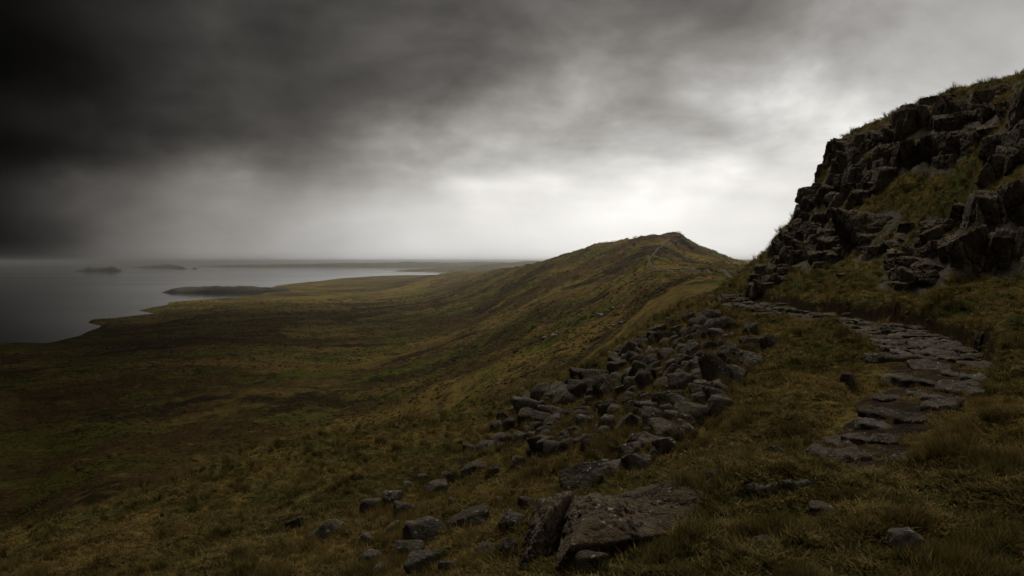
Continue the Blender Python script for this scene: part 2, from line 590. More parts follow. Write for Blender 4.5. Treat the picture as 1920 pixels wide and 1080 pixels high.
def make_moor():
    m, N = new_mat('moorland')
    p, nr = geo(N)
    w = N.v('ADD', p, N.v('MULTIPLY', N.v('SUBTRACT', N.noise(p, .006, 4, .6, True), (.5, .5, .5)), (80., 80., 0.)))
    w = N.v('MULTIPLY', w, (.85, 1.1, 1.0))
    a = N.noise(w, .0042, 8, .66)
    b = N.noise(N.v('ADD', w, (400., 90., 0.)), .010, 8, .68)
    c = N.noise(N.v('ADD', w, (40., 700., 0.)), .045, 7, .70)
    d = N.noise(p, .30, 6, .72)
    col = N.mix(N.rng(a, .44, .56), (.072, .044, .015), (.178, .122, .032))
    col = N.mix(N.rng(b, .51, .58), col, (.088, .096, .014))
    col = N.mix(N.rng(N.noise(N.v('ADD', w, (900., 10., 0.)), .007, 8, .68), .53, .60), col, (.034, .024, .010))
    col = N.mix(N.rng(c, .53, .64, 0, .85), col, (.024, .018, .008))
    col = N.mix(N.rng(c, .34, .45, .7, 0), col, (.20, .14, .042))
    col = N.mix(N.rng(d, .52, .66, 0, .75), col, (.022, .017, .007))
    col = N.mix(N.rng(d, .32, .44, .5, 0), col, (.19, .14, .05))
    s = N.n('ShaderNodeSeparateXYZ')
    N.put(s.inputs[0], nr)
    rk = N.mix(N.rng(d, .4, .6), (.050, .042, .034), (.10, .088, .072))
    col = N.mix(N.rng(N.m('ADD', s.outputs[2], N.m('MULTIPLY', N.m('SUBTRACT', d, .5), .3)), .52, .66, .9, 0), col, rk)
    finish(N, col, .95, N.m('ADD', N.m('MULTIPLY', c, 2.), d), .9, 2.2, .02)
    return m


M_moor = make_moor()


def make_simple(name, c1, c2, scale, bump=.4, bd=.05, rough=.9):
    m, N = new_mat(name)
    p, nr = geo(N)
    n = N.noise(p, scale, 6, .65)
    n2 = N.noise(p, scale * 5, 4, .65)
    col = N.mix(N.rng(n, .36, .64), c1, c2)
    col = N.mix(N.rng(n2, .55, .7, 0, .6), col, tuple(q * 1.9 for q in c2))
    finish(N, col, rough, N.m('ADD', n, n2), bump, bd, .04)
    return m


M_mud = make_simple('path_mud', (.016, .010, .006), (.040, .027, .017), 3.0, .9, .08)
M_isle = make_simple('island_rock', (.035, .032, .026), (.075, .066, .045), .012, .6, 6)
M_track = make_simple('track_gravel', (.07, .055, .036), (.12, .10, .075), .4, .4, .1)


def make_sea():
    m, N = new_mat('sea_water')
    p, nr = geo(N)
    q = N.v('MULTIPLY', p, (1.0, .55, 1.0))
    h = N.m('ADD', N.noise(q, .02, 5, .6), N.m('MULTIPLY', N.noise(q, .16, 4, .6), .35))
    pat = N.noise(N.v('MULTIPLY', p, (.6, 1.6, 1)), .0012, 5, .6)
    b = finish(N, (.016, .021, .025), .2, h, .08, .8, .5)
    N.put(b.inputs['Roughness'], N.rng(pat, .35, .65, .05, .10))
    return m


M_sea = make_sea()

# ------------------------------------------------------------------ sea
ring, ang = [], 128
vs, fs = [(0, 0, SEA)], []
R_SEA = 45000
bm = bmesh.new()
bmesh.ops.create_circle(bm, cap_ends=True, segments=ang, radius=R_SEA)
me = bpy.data.meshes.new('sea')
bm.to_mesh(me)
bm.free()
sea = link('sea', me, M_sea, kind='structure')
sea.location = (0, 6000, SEA)

# ------------------------------------------------------------------ near hillside mesh
def hill_mesh():
    az = np.concatenate([np.linspace(-180, -42, 60)[:-1], np.linspace(-42, 42, 820), np.linspace(42, 180, 60)[1:]])
    rr = np.exp(np.linspace(math.log(1.3), math.log(92), 400))
    A, R_ = np.meshgrid(np.radians(az), rr)
    x, y = (R_ * np.sin(A)).ravel(), (R_ * np.cos(A)).ravel()
    z = ground(x, y)
    v = np.stack([x, y, z], 1)
    f = grid_faces(len(rr), len(az))[:, ::-1]
    # close the small hole under the camera
    v = np.concatenate([v, [(0, 0, float(z[:len(az)].mean()))]])
    me = mesh_np('hillside', v, f)
    return me


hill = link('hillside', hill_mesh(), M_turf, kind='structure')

# ------------------------------------------------------------------ moorland, ridge and far hill: height by bearing and distance
def cd(py):
    return -SEA * F / (py - HZ)


FAR = [  # px, py, distance
    (0, 1000, 330), (200, 900, 349), (600, 800, 462), (400, 860, 390), (800, 760, 410), (900, 740, 345), (1000, 700, 340), (1100, 650, 335), (1160, 620, 320), (1220, 575, 290),
    (1280, 545, 245), (1340, 545, 200), (1400, 535, 215), (1450, 535, 220), (1350, 528, 300), (1300, 524, 340), (1420, 530, 300),
    (0, 800, 560), (0, 700, 820), (300, 800, 520), (300, 700, 730), (300, 640, 1050), (500, 700, 720), (500, 620, 1150), (500, 580, 1750), (700, 700, 690), (700, 620, 1150), (700, 580, 1650), (700, 550, 2700),
    (900, 660, 600), (900, 600, 950), (900, 560, 1400), (860, 535, 2400), (1000, 620, 560), (1000, 570, 800), (1000, 540, 1000), (1060, 600, 540), (1060, 550, 760), (1100, 530, 800), (1150, 560, 480),
    (1180, 520, 680), (1215, 530, 430), (1130, 495, 950), (1060, 510, 1050),
    (955, 503, 2400), (900, 509, 3400), (860, 513, 4800), (1000, 496, 1700), (1037, 488, 1350), (1075, 476, 1270), (1120, 460, 1200), (1170, 455, 1160), (1225, 450, 1120), (1250, 443, 1100), (1264, 439, 1095), (1256, 440, 1098), (1272, 442, 1092), (1282, 450, 1090),
    (1292, 459, 1085), (1320, 470, 1075), (1360, 483, 1060), (1410, 497, 1040), (1440, 505, 1020), (1500, 516, 1000), (1600, 525, 1000),
    (1215, 491, 640), (1235, 512, 500), (1226, 476, 800), (1245, 458, 960), (1262, 449, 1060),
    (1300, 517, 520), (1350, 508, 640), (1300, 505, 700), (1300, 490, 880), (1270, 500, 690), (1275, 476, 1000), (1250, 500, 600), (1400, 514, 600), (1380, 500, 850),
]
fp, fv = [], []
for px, py, d in FAR:
    fp.append(((px - 960) / F * 4, math.log(d)))
    fv.append((HZ - py) / F)
for px, d, z in [(px, 45, -17 - max(0, 1150 - px) * .012) for px in (-300, 0, 300, 600, 900, 1100)] + [(px, 110, -42 - max(0, 1000 - px) * .02) for px in (-300, 0, 400, 800, 1000)] + [
        (px, 220, -82) for px in (-300, 0, 400, 700)] + [(900, 220, -52), (1050, 220, -38), (1150, 150, -30), (1250, 100, -17), (1250, 160, -16), (1340, 100, -10), (1420, 100, -9), (1500, 110, -9), (1700, 110, -8), (1900, 110, -6),
        (1250, 45, -14), (1340, 45, -10), (1500, 45, -10), (1900, 45, -8), (1600, 300, -10), (1900, 300, -10), (1600, 600, -16), (1900, 700, -20), (2200, 300, -8),
        (1160, 1700, -30), (1260, 1700, -40), (1400, 1600, -50), (1600, 1700, -60), (1900, 2000, -70), (1037, 2300, -60), (1000, 3200, -80), (1200, 4000, -100), (1600, 4000, -100),
        (-300, 400, -100), (-300, 700, -108)]:
    fp.append(((px - 960) / F * 4, math.log(d)))
    fv.append(z / d)
COAST = [(-700, 700), (-300, 665), (-60, 650), (40, 643), (85, 645), (150, 630), (188, 614), (190, 610), (165, 605), (172, 599), (215, 597), (292, 588), (262, 582), (285, 577), (310, 573), (318, 567), (380, 562), (440, 558), (488, 553),
         (500, 549), (538, 547), (552, 544), (512, 537), (530, 534), (600, 527), (640, 522), (700, 518), (760, 516), (830, 515.5), (842, 514.4)]
for px, py in COAST[2:]:
    fp.append(((px - 960) / F * 4, math.log(cd(py))))
    fv.append((HZ - py) / F + 3 / cd(py))
for px, py in ((300, 600), (200, 640), (450, 570), (600, 540), (720, 525), (800, 521)):
    d = cd(py) * .93
    fp.append(((px - 960) / F * 4, math.log(d)))
    fv.append((SEA + 9) / d)
for px, d in ((0, 1600), (0, 3000), (200, 2500), (300, 4000), (500, 5500), (700, 9000), (860, 9000), (1000, 7000), (1200, 8000), (1600, 8000), (-300, 1500), (-300, 3000)):
    fp.append(((px - 960) / F * 4, math.log(d)))
    fv.append((SEA - 2) / d)
far_tps = TPS(fp, fv, 2e-6)
_cs = np.array([(px, math.log(cd(py))) for px, py in COAST])


def coast_sd(px, ld):
    """distance to the shore in picture-like units, positive on land (px, log distance)"""
    lim = np.interp(px, [-700, 1e4], [0, 0])
    P = np.concatenate([_cs, [(842, 9.2), (3000, 9.2), (3000, 3), (-700, 3)]])
    sc = 300.0
    P = P * np.array([1, sc])
    q = np.stack([px, ld * sc], 1)
    inside = np.zeros(len(px), bool)
    best = np.full(len(px), 1e9)
    n = len(P)
    for i in range(n):
        a, b = P[i], P[(i + 1) % n]
        e = b - a
        t = np.clip(((q - a) @ e) / (e @ e), 0, 1)
        dd = np.hypot(q[:, 0] - a[0] - t * e[0], q[:, 1] - a[1] - t * e[1])
        best = np.minimum(best, dd)
        cond = ((a[1] <= q[:, 1]) & (b[1] > q[:, 1])) | ((b[1] <= q[:, 1]) & (a[1] > q[:, 1]))
        xi = a[0] + (q[:, 1] - a[1]) / (b[1] - a[1] + 1e-12) * e[0]
        inside ^= cond & (q[:, 0] < xi)
    return np.where(inside, best, -best)


def moor_height(x, y):
    d = np.maximum(y, 1)
    u = x / d
    ld = np.log(d)
    z = far_tps(u * 4, ld) * d
    r = d
    amp = np.clip(r / 430, 0, 1) * sstep(r, 55, 130)
    rough = sstep(z, -112, -60)
    # long folds of bog and small ridges running down the flank
    z = z + amp * (.6 + 1.0 * rough) * (3.4 * fbm2(x, y, .0085, 5, .58, 11) + 2.2 * fbm2(x, y, .026, 4, .62, 12, True) - .6)
    z = z + amp * 1.0 * fbm2(x, y, .11, 3, .6, 13)
    # crag below the summit on its right side
    pk = np.exp(-(((x - 226) / 34) ** 2 + ((y - 1060) / 75) ** 2))
    z = z + pk * 5 * (fbm2(x, y, .06, 4, .6, 14, True) - .35)
    sd_ = coast_sd(u * F + 960, ld)
    dn = 2.2 * fbm2(x, y, .012, 3, .6, 15)
    s = sd_ + dn
    far = sstep(r, 900, 1500)
    shore = SEA + np.clip(s, -6, 14) * .9 + 1.5
    zl = np.maximum(z, SEA + np.minimum(2 + .3 * np.maximum(s, 0), 8))
    zl = np.where(s > 0, np.minimum(zl, SEA + 1.2 + .25 * s + .004 * s * s), zl)
    z2 = np.where(s > 10, zl, np.where(s < 0, np.minimum(SEA - 4, shore), np.minimum(zl, SEA + 1 + s * .3)))
    return np.where(r > 900, z2, np.maximum(z, SEA + 6))


def moor_mesh():
    u = np.concatenate([np.linspace(-1.5, -.68, 70)[:-1], np.linspace(-.68, .36, 860), np.linspace(.36, .9, 60)[1:]])
    dd = np.exp(np.linspace(math.log(46), math.log(9400), 470))
    U, D = np.meshgrid(u, dd)
    x, y = (U * D).ravel(), D.ravel().copy()
    z = moor_height(x, y)
    return mesh_np('moorland', np.stack([x, y, z], 1), grid_faces(len(dd), len(u))[:, ::-1])


moor = link('moorland', moor_mesh(), M_moor, kind='structure')


# islands, headland spit and the far coast: low land rising out of the sea at their own distance
def isle(name, px0, px1, base, prof, mat, depth_f=.05, seed=1, **props):
    """prof: list of (0..1 along, height in picture rows)"""
    d = cd(base)
    n, m = 120, 26
    t = np.linspace(0, 1, n)
    w = np.linspace(-1, 1, m)
    T, Wd = np.meshgrid(t, w)
    h = np.interp(T, [p[0] for p in prof], [p[1] for p in prof]) * d / F
    L = (px1 - px0) * d / F
    dep = d * depth_f
    x = (px0 - 960) * d / F + T * L
    end = np.sqrt(np.clip(1 - (2 * T - 1) ** 6, 0, 1))
    yy = d + dep * .5 * end + Wd * dep * .5 * end
    x = x * (yy / d)
    cross = np.clip(1 - Wd ** 4, 0, 1) * (1 - .25 * Wd)
    hh = h * cross * (1 + .35 * fbm2(x.ravel(), yy.ravel(), 6.0 / L, 4, .6, seed).reshape(x.shape))
    z = SEA - 3 + (hh + 3) * (cross > 0) + np.where(cross > 0, .02 * h * fbm2(x.ravel(), yy.ravel(), 30. / L, 3, .6, seed + 1).reshape(x.shape), 0)
    me = mesh_np(name, np.stack([x.ravel(), yy.ravel(), z.ravel()], 1), grid_faces(m, n)[:, ::-1] if False else grid_faces(m, n))
    return link(name, me, mat, **props)


isle('island', 137, 230, 508.6, [(0, 0), (.18, 3), (.3, 6.5), (.45, 5.5), (.75, 8), (.85, 7), (1, 0)], M_isle, .03, 21,
     label='steep-sided dark island with a flat top, alone at the dark end of the sea', category='island', group='islands on the horizon')
isle('island', 243, 345, 502.2, [(0, 0), (.3, 3), (.6, 5.5), (.85, 5), (1, 1.5)], M_isle, .04, 22,
     label='longer pale hazy island behind two tiny skerries', category='island', group='islands on the horizon')
isle('islet', 322, 352, 504.4, [(0, 0), (.4, 3.2), (.7, 2.4), (1, 0)], M_isle, .012, 23,
     label='small humped islet before the end of the long hazy island', category='islet')
isle('islet', 358, 372, 504.2, [(0, 0), (.5, 2.2), (1, 0)], M_isle, .008, 24,
     label='tiniest islet, a dark dot in the open water between the islands', category='islet')
isle('headland', 303, 552, 549, [(0, 0), (.08, 5.5), (.2, 9), (.5, 10), (.8, 9), (.93, 7), (1, 3)], M_isle, .07, 25, kind='structure')
isle('far_coast', 362, 1120, 500.6, [(0, 0), (.08, 3), (.3, 5), (.5, 7), (.8, 9), (1, 10)], M_moor, .12, 26, kind='structure')
isle('far_coast', 738, 1700, 509.2, [(0, 0), (.06, 3), (.15, 9), (.25, 16), (.32, 19), (.5, 20), (1, 16)], M_moor, .35, 27, kind='structure')
isle('far_hill', 1000, 1900, 498.6, [(0, 8), (.3, 11), (.5, 10), (1, 12)], M_moor, .2, 28, kind='structure')


# ------------------------------------------------------------------ strips that follow the land: the footpath and the far track
def strip(name, C, Wd, mat, hfun, lift, nc=9, parent=None, rag=.25, seed=40, **props):
    t = np.gradient(C, axis=0)
    t /= np.linalg.norm(t, axis=1)[:, None]
    nrm = np.stack([t[:, 1], -t[:, 0]], 1)
    V = []
    k = np.linspace(-1, 1, nc)
    for i in range(len(C)):
        r = Wd[i] * (1 + rag * np.array([fbm2(np.array([i * .11]), np.array([0.]), 1, 3, .6, seed)[0], fbm2(np.array([i * .11]), np.array([9.]), 1, 3, .6, seed)[0]]) * 1.6)
        off = np.where(k < 0, k * r[0], k * r[1])
        V.append(C[i][None] + nrm[i][None] * off[:, None])
    V = np.array(V)
    z = hfun(V[..., 0].ravel(), V[..., 1].ravel()) + lift
    e = np.abs(np.tile(k, len(C)))
    z = z - lift * 2.5 * sstep(e, .8, 1.0)
    me = mesh_np(name, np.stack([V[..., 0].ravel(), V[..., 1].ravel(), z], 1), grid_faces(len(C), nc)[:, ::-1])
    return link(name, me, mat, parent, **props)


path = strip('footpath', PC[44:], PW[44:] * .98, M_mud, ground, .015, 15, kind='structure')

TR = np.array([(px, py, d) for px, py, d in ((1420, 533, 250), (1370, 529, 300), (1310, 526, 345), (1262, 521, 430), (1240, 513, 500), (1222, 500, 580), (1214, 491, 645), (1218, 484, 720), (1236, 466, 880), (1256, 452, 1030))])
trc = np.stack([TR[:, 2] * (TR[:, 0] - 960) / F, TR[:, 2]], 1)
trc = _cr(trc, np.linspace(0, len(trc) - 1, 160))
strip('far_track', trc, np.linspace(1.2, 1.6, 160), M_track, moor_height, .9, 5, kind='structure')

# ------------------------------------------------------------------ rocks
_ico = {}


def ico(sub):
    if sub not in _ico:
        bm = bmesh.new()
        bmesh.ops.create_icosphere(bm, subdivisions=sub, radius=1)
        v = np.array([q.co[:] for q in bm.verts])
        f = np.array([[q.index for q in p.verts] for p in bm.faces])
        bm.free()
        _ico[sub] = (v, f)
    return _ico[sub]


def poly_rock(planes, sub, p=22.0, amp=.05, freq=2.0, seed=0.0, grain=.4):
    """rounded polyhedron bounded by planes (n, d), with broken relief"""
    v, f = ico(sub)
    n = np.array([q[0] for q in planes], float)
    n /= np.linalg.norm(n, axis=1)[:, None]
    d = np.array([q[1] for q in planes], float)
    t = np.maximum(v @ n.T, 0) / d[None]
    r = ((t ** p).sum(1)) ** (-1 / p)
    P = v * r[:, None]
    s = r.mean()
    q = P / s * freq + seed * 13.7
    disp = fbm3(q, 5, .5) * amp + (fbm3(q * 1.3 + 5, 4, .55, True) - .35) * amp * grain
    P = P + v * (disp * s)[:, None]
    return P, f


def rand_planes(r, k=11, flat=(1, 1, 1), jit=.25):
    pl = []
    for i in range(k):
        g = r.normal(size=3)
        pl.append((g, 1 + jit * (r.random() - .5)))
    for ax in range(3):
        for s in (-1, 1):
            g = np.zeros(3)
            g[ax] = s
            g += r.normal(size=3) * .22
            pl.append((g, .9 + .2 * r.random()))
    return pl


def unit(P):
    lo, hi = P.min(0), P.max(0)
    return (P - (lo + hi) / 2) / (hi - lo)


def rock_set(name, count, sub, mat, k=(7, 13), amp=.07, dims=None, p=20, jit=.3, seed=1):
    r = np.random.default_rng(seed)
    out = []
    for i in range(count):
        P, f = poly_rock(rand_planes(r, int(r.integers(*k)), jit=jit), sub, p, amp, 1.6, seed + i)
        dm = np.array(dims(r)) if dims else np.ones(3)
        P = P * dm
        P = unit(P)
        me = mesh_np(name, P, f, True)
        me.materials.append(mat)
        out.append(me)
    return out


boulder_me = rock_set('boulder', 16, 4, M_rock, amp=.10, p=30, dims=lambda r: (1, .75 + .4 * r.random(), .62 + .3 * r.random()), seed=11)
stone_me = rock_set('stone', 8, 3, M_rock, dims=lambda r: (1, .7 + .4 * r.random(), .5 + .3 * r.random()), seed=31)


def slab_mesh(seed):
    r = np.random.default_rng(seed)
    pl = [((r.normal() * .05, r.normal() * .05, 1), .30), ((0, 0, -1), .45)]
    k = int(r.integers(5, 8))
    for i in range(k):
        a = (i + .35 * r.random()) / k * 2 * math.pi
        pl.append(((math.cos(a), math.sin(a), .12 * r.normal()), .85 + .3 * r.random()))
    P, f = poly_rock(pl, 4, 20, .12, 2.2, seed, .8)
    # bedding steps on the top
    top = P[:, 2] > .1
    P[:, 2] += top * .09 * np.round(2.4 * fbm3(P * 1.3 + seed, 3, .5))
    me = mesh_np('flagstone', unit(P), f, True)
    me.materials.append(M_slab)
    return me


def column_mesh(seed):
    r = np.random.default_rng(seed)
    pl = [((.16 * r.normal(), .16 * r.normal(), 1), .9), ((0, 0, -1), 1.)]
    k = int(r.integers(4, 7))
    for i in range(k):
        a = (i + .5 * r.random()) / k * 2 * math.pi
        pl.append(((math.cos(a), math.sin(a), .10 * r.normal()), .8 + .3 * r.random()))
    P, f = poly_rock(pl, 5, 70, .06, 2.4, seed, 2.0)
    z = P[:, 2]
    # cross joints
    for zz in r.uniform(-.6, .6, 3):
        P[:, :2] *= (1 - .10 * np.exp(-((z - zz) / .05) ** 2))[:, None]
    me = mesh_np('rock_column', unit(P), f, True)
    me.materials.append(M_crag)
    return me


slab_mes = [slab_mesh(60 + i) for i in range(9)]
col_mes = [column_mesh(80 + i) for i in range(9)]
def block_mesh(seed):
    r = np.random.default_rng(seed)
    pl = []
    for ax in range(3):
        for sg in (-1, 1):
            g = r.normal(size=3) * .16
            g[ax] = sg
            pl.append((g, .78 + .24 * r.random()))
    for i in range(int(r.integers(3, 6))):
        g = np.sign(r.normal(size=3)) + r.normal(size=3) * .4
        pl.append((g, 1.0 + .25 * r.random()))
    P, f = poly_rock(pl, 5, 80, .065, 2.6, seed, 2.0)
    me = mesh_np('rock_block', unit(P), f, True)
    me.materials.append(M_crag)
    return me


block_mes = [block_mesh(400 + i) for i in range(14)]


ROCKS = []


def put_rock(name, me, px, py, w, h, rot=None, parent=None, sink=.42, yfac=1.0, tilt=.25, base=.36, r=rng, **props):
    """a rock seen at picture position px, py, w x h pixels of the 1920 px photograph"""
    P, ok = hit(px, py + h * base)
    x, y, z = P[0]
    k = y / F
    o = link(name, me, None, parent, **props)
    W_, H_ = w * k, h * k
    ext = np.array([v.co[:] for v in me.vertices[:]]) if False else None
    dd_ = rng.uniform(.75, 1.1)
    o.scale = (W_ * 1.12, W_ * dd_ * yfac, H_ * 1.55)
    ROCKS.append((x, y + W_ * .2, W_ * .6))
    o.rotation_euler = (r.normal() * tilt, r.normal() * tilt, r.uniform(-.6, .6) + (math.pi if r.random() < .5 else 0) if rot is None else rot)
    zg = float(ground(np.array([x]), np.array([y + W_ * .2]))[0])
    o.location = (x, y + W_ * .2, max(z, zg) + H_ * (.5 - sink))
    return o


ANCH = []


def near_label(px, py, w, used=set()):
    size = 'small' if w < 26 else 'middling' if w < 36 else 'large'
    best = sorted(ANCH, key=lambda a: (a[0] - px) ** 2 + (a[1] - py) ** 2)
    for ax, ay, nm in best[:6]:
        dx_, dy_ = px - ax, ay - py
        h_ = 'left' if dx_ < 0 else 'right'
        v_ = 'above' if dy_ > 0 else 'below'
        if abs(dx_) > 2.2 * abs(dy_):
            d_ = 'directly %s of' % h_
        elif abs(dy_) > 2.2 * abs(dx_):
            d_ = 'straight %s' % v_
        else:
            d_ = '%s and %s of' % (v_, h_)
        for far in ('', 'farther '):
            lab = '%s grey boulder %s%s the %s' % (size, far, d_, nm)
            if lab not in used:
                used.add(lab)
                return lab
    return None


GR_SCREE = 'boulders of the scree below the path'
GR_SLOPE = 'rocks lying in the grass of the lower slope'
B = [  # px, py, w, h, label
    (1162, 681, 46, 38, 'pale lichen-crusted boulder standing out at the left rim of the scree'),
    (1266, 641, 28, 24, 'rounded dark boulder high in the scree with a black gap under it'),
    (1330, 654, 27, 31, 'upright egg-shaped grey boulder in the upper scree'),
    (1344, 697, 48, 66, 'tallest boulder of the scree, a dark upright block split down the middle'),
    (1391, 672, 27, 25, 'round boulder with white flecks resting on a tall narrow stone'),
    (1385, 702, 30, 40, 'narrow upright stone beside the tall split boulder'),
    (1414, 645, 42, 24, 'flat-topped boulder highest on the grass right of the scree'),
    (1444, 640, 30, 30, 'angular boulder alone in the grass under the path edge'),
    (1317, 737, 38, 36, 'smooth round dark boulder at the foot of the tall split one'),
    (1360, 760, 80, 40, 'broad humped lichen-spotted boulder at the lower right edge of the scree'),
    (1332, 783, 42, 17, 'flat oval stone in front of the broad humped boulder'),
    (1295, 781, 58, 34, 'long pale-topped boulder left of the broad humped one'),
    (1142, 770, 37, 34, 'dark cube-like boulder by itself in grass below the scree'),
    (1182, 793, 47, 40, 'mottled blocky boulder right of the dark cube-like one'),
    (1100, 898, 92, 46, 'wide rounded boulder just behind the big foreground rock'),
    (1147, 882, 42, 28, 'small rough rock leaning on the wide rounded boulder'),
    (1182, 846, 50, 38, 'pale-edged wedge of rock above the big foreground rock'),
    (1585, 718, 38, 30, 'rounded boulder in grass left of the stepped path slabs'),
    (1700, 1030, 68, 54, 'dark angular stone with white lichen alone in the near grass'),
    (1457, 850, 32, 18, 'small rounded grey stone in grass left of the lowest slabs'),
    (1346, 898, 52, 20, 'low flat stone touching the right end of the big rock'),
    (1545, 962, 54, 24, 'mossy low stone half buried in the middle of the near grass'),
    (1436, 1018, 36, 16, 'dull stone almost hidden in the near grass beside the big rock'),
    (1840, 637, 20, 26, 'small pointed stone standing against the cut turf bank'),
    (1112, 1058, 54, 44, 'rounded stone tucked under the front of the big rock'),
    (610, 998, 64, 38, 'broad reddish boulder farthest out in the dark lower grass'),
    (757, 959, 45, 30, 'dark tilted boulder with a pale rim on the lower slope'),
    (735, 936, 34, 24, 'small slanted rock just above the dark tilted boulder'),
    (817, 920, 44, 28, 'dark-mouthed boulder highest of the lower slope rocks'),
    (800, 1001, 76, 36, 'long pale-backed rock lying across the lower slope'),
    (878, 980, 74, 34, 'smooth domed boulder left of the big foreground rock'),
    (757, 1040, 54, 48, 'jagged dark rock at the lower rim below the long pale one'),
    (792, 1060, 60, 50, 'dark block at the bottom edge beside the jagged rock'),
    (915, 1042, 50, 34, 'sharp little crag of rock left of the big rock foot'),
    (950, 1034, 36, 40, 'pale-faced slab leaning against the big rock left side'),
    (838, 1072, 42, 22, 'low rock cut by the bottom edge left of the big rock'),
    (960, 976, 42, 24, 'small stone with a white edge above the leaning slab'),
    (988, 952, 34, 26, 'dark stone at the upper left corner of the big rock'),
    (552, 986, 34, 24, 'slim dark rock beside the broad reddish boulder'),
    (925, 886, 25, 20, 'pale speckled stone alone in the middle of the slope grass'),
]
for px, py, w, h, lab in B:
    for sh in ('pale lichen-crusted boulder at the left rim', 'dark boulder over a black gap', 'upright egg-shaped boulder', 'tall split boulder', 'round white-flecked boulder', 'flat-topped boulder', 'smooth round dark boulder', 'broad humped boulder',
               'long pale-topped boulder', 'dark cube-like boulder', 'mottled blocky boulder', 'wide rounded boulder', 'pale-edged wedge of rock'):
        key = sh.split(' at ')[0].split(' with ')[0].split(' behind ')[0]
        if lab.startswith(key) or (sh.startswith('tall split') and lab.startswith('tallest')) or (sh.startswith('round white') and lab.startswith('round boulder')) or (sh.startswith('dark boulder') and lab.startswith('rounded dark boulder')) or (
                sh.startswith('upright egg') and lab.startswith('upright egg')) or (sh.startswith('broad humped') and lab.startswith('broad humped')):
            ANCH.append((px, py, sh))
            break
for i, (px, py, w, h, lab) in enumerate(B):
    put_rock('boulder', boulder_me[i % 16], px, py, w, h, sink=.42 if py < 850 and px < 1450 else .30, label=lab, category='boulder', group=GR_SCREE if py < 850 and px < 1450 else GR_SLOPE)
PACKED = [(1352, 647, 16, 15), (1224, 690, 24, 28), (1264, 700, 34, 28), (1312, 687, 28, 24), (1208, 712, 28, 34), (1182, 707, 27, 26), (1135, 725, 34, 38), (1170, 731, 24, 20), (1285, 720, 43, 36), (1240, 748, 30, 34),
          (1225, 786, 34, 38), (1247, 806, 52, 30), (1283, 813, 38, 16), (1060, 747, 40, 32), (1010, 736, 36, 24), (1040, 776, 46, 30), (1017, 836, 38, 28), (1220, 829, 40, 24), (1237, 843, 32, 24), (1102, 833, 32, 24),
          (1080, 808, 24, 13), (1105, 788, 20, 13), (1012, 763, 26, 16), (975, 766, 28, 18), (1110, 708, 36, 25), (1085, 698, 26, 16), (1130, 707, 22, 20), (1222, 662, 28, 18), (1250, 663, 30, 21), (1202, 678, 18, 20),
          (1282, 666, 24, 23), (1232, 621, 25, 23), (1210, 646, 21, 18), (1182, 646, 18, 14), (1295, 623, 21, 18), (1290, 683, 20, 16), (1335, 608, 26, 18), (1375, 616, 23, 20), (1258, 604, 20, 16), (1248, 631, 18, 16),
          (1300, 648, 18, 18), (1200, 661, 16, 14), (1165, 660, 16, 12), (1148, 700, 20, 18), (1193, 870, 42, 30), (1212, 862, 24, 18), (1310, 712, 18, 14), (1346, 730, 26, 16), (1262, 730, 24, 18), (1275, 755, 34, 22),
          (1255, 770, 26, 22), (1205, 745, 22, 18), (1190, 760, 24, 16), (1320, 632, 20, 16), (1360, 634, 22, 16), (1270, 620, 18, 16), (1310, 603, 18, 13), (1290, 594, 18, 12), (1338, 590, 20, 12),
          (990, 748, 24, 14), (945, 786, 26, 16), (930, 800, 24, 16), (905, 843, 48, 28), (882, 842, 26, 22), (890, 880, 34, 20), (837, 894, 26, 20), (870, 866, 24, 14), (975, 866, 28, 18), (938, 822, 30, 18), (960, 792, 24, 14),
          (1030, 800, 26, 16), (1060, 825, 22, 14), (1125, 850, 24, 14), (1150, 828, 22, 16), (1000, 780, 24, 14), (1045, 728, 28, 16), (1075, 722, 24, 18), (1028, 752, 22, 14)]
for i, (px, py, w, h) in enumerate(PACKED):
    if py < 700:
        lab = 'weathered grey boulder packed among others in the upper scree below the path'
    elif px > 1120:
        lab = 'grey lichen-flecked boulder packed in the lower half of the scree'
    else:
        lab = 'small dark boulder strewn along the left-hand fringe of the scree'
    lab = near_label(px, py, w) or lab
    put_rock('boulder', boulder_me[(i * 5 + 3) % 16], px, py, w * 1.15, h * 1.15, label=lab, category='boulder', group=GR_SCREE)
LOW = [(695, 951, 38, 24), (765, 911, 30, 13), (790, 897, 22, 9), (745, 992, 40, 22), (686, 1015, 32, 24), (702, 1051, 42, 32), (720, 975, 20, 10), (655, 1000, 18, 12), (850, 940, 20, 10), (880, 925, 18, 10), (820, 960, 22, 10),
       (715, 1070, 36, 24), (870, 1025, 24, 12), (780, 975, 22, 12), (935, 940, 20, 12)]
for i, (px, py, w, h) in enumerate(LOW):
    put_rock('stone', stone_me[i % 8], px, py, w, h, label='small dark stone half sunk in the grass of the lower slope', category='stone', group=GR_SLOPE)
# small rubble between the scree boulders
poly = [(1336, 580), (1230, 610), (1150, 670), (960, 775), (900, 850), (1000, 850), (1120, 830), (1230, 850), (1330, 790), (1400, 700), (1440, 640), (1390, 600)]


def in_poly(x, y, P):
    c = False
    for i in range(len(P)):
        (x1, y1), (x2, y2) = P[i], P[i - 1]
        if (y1 > y) != (y2 > y) and x < (x2 - x1) * (y - y1) / (y2 - y1) + x1:
            c = not c
    return c


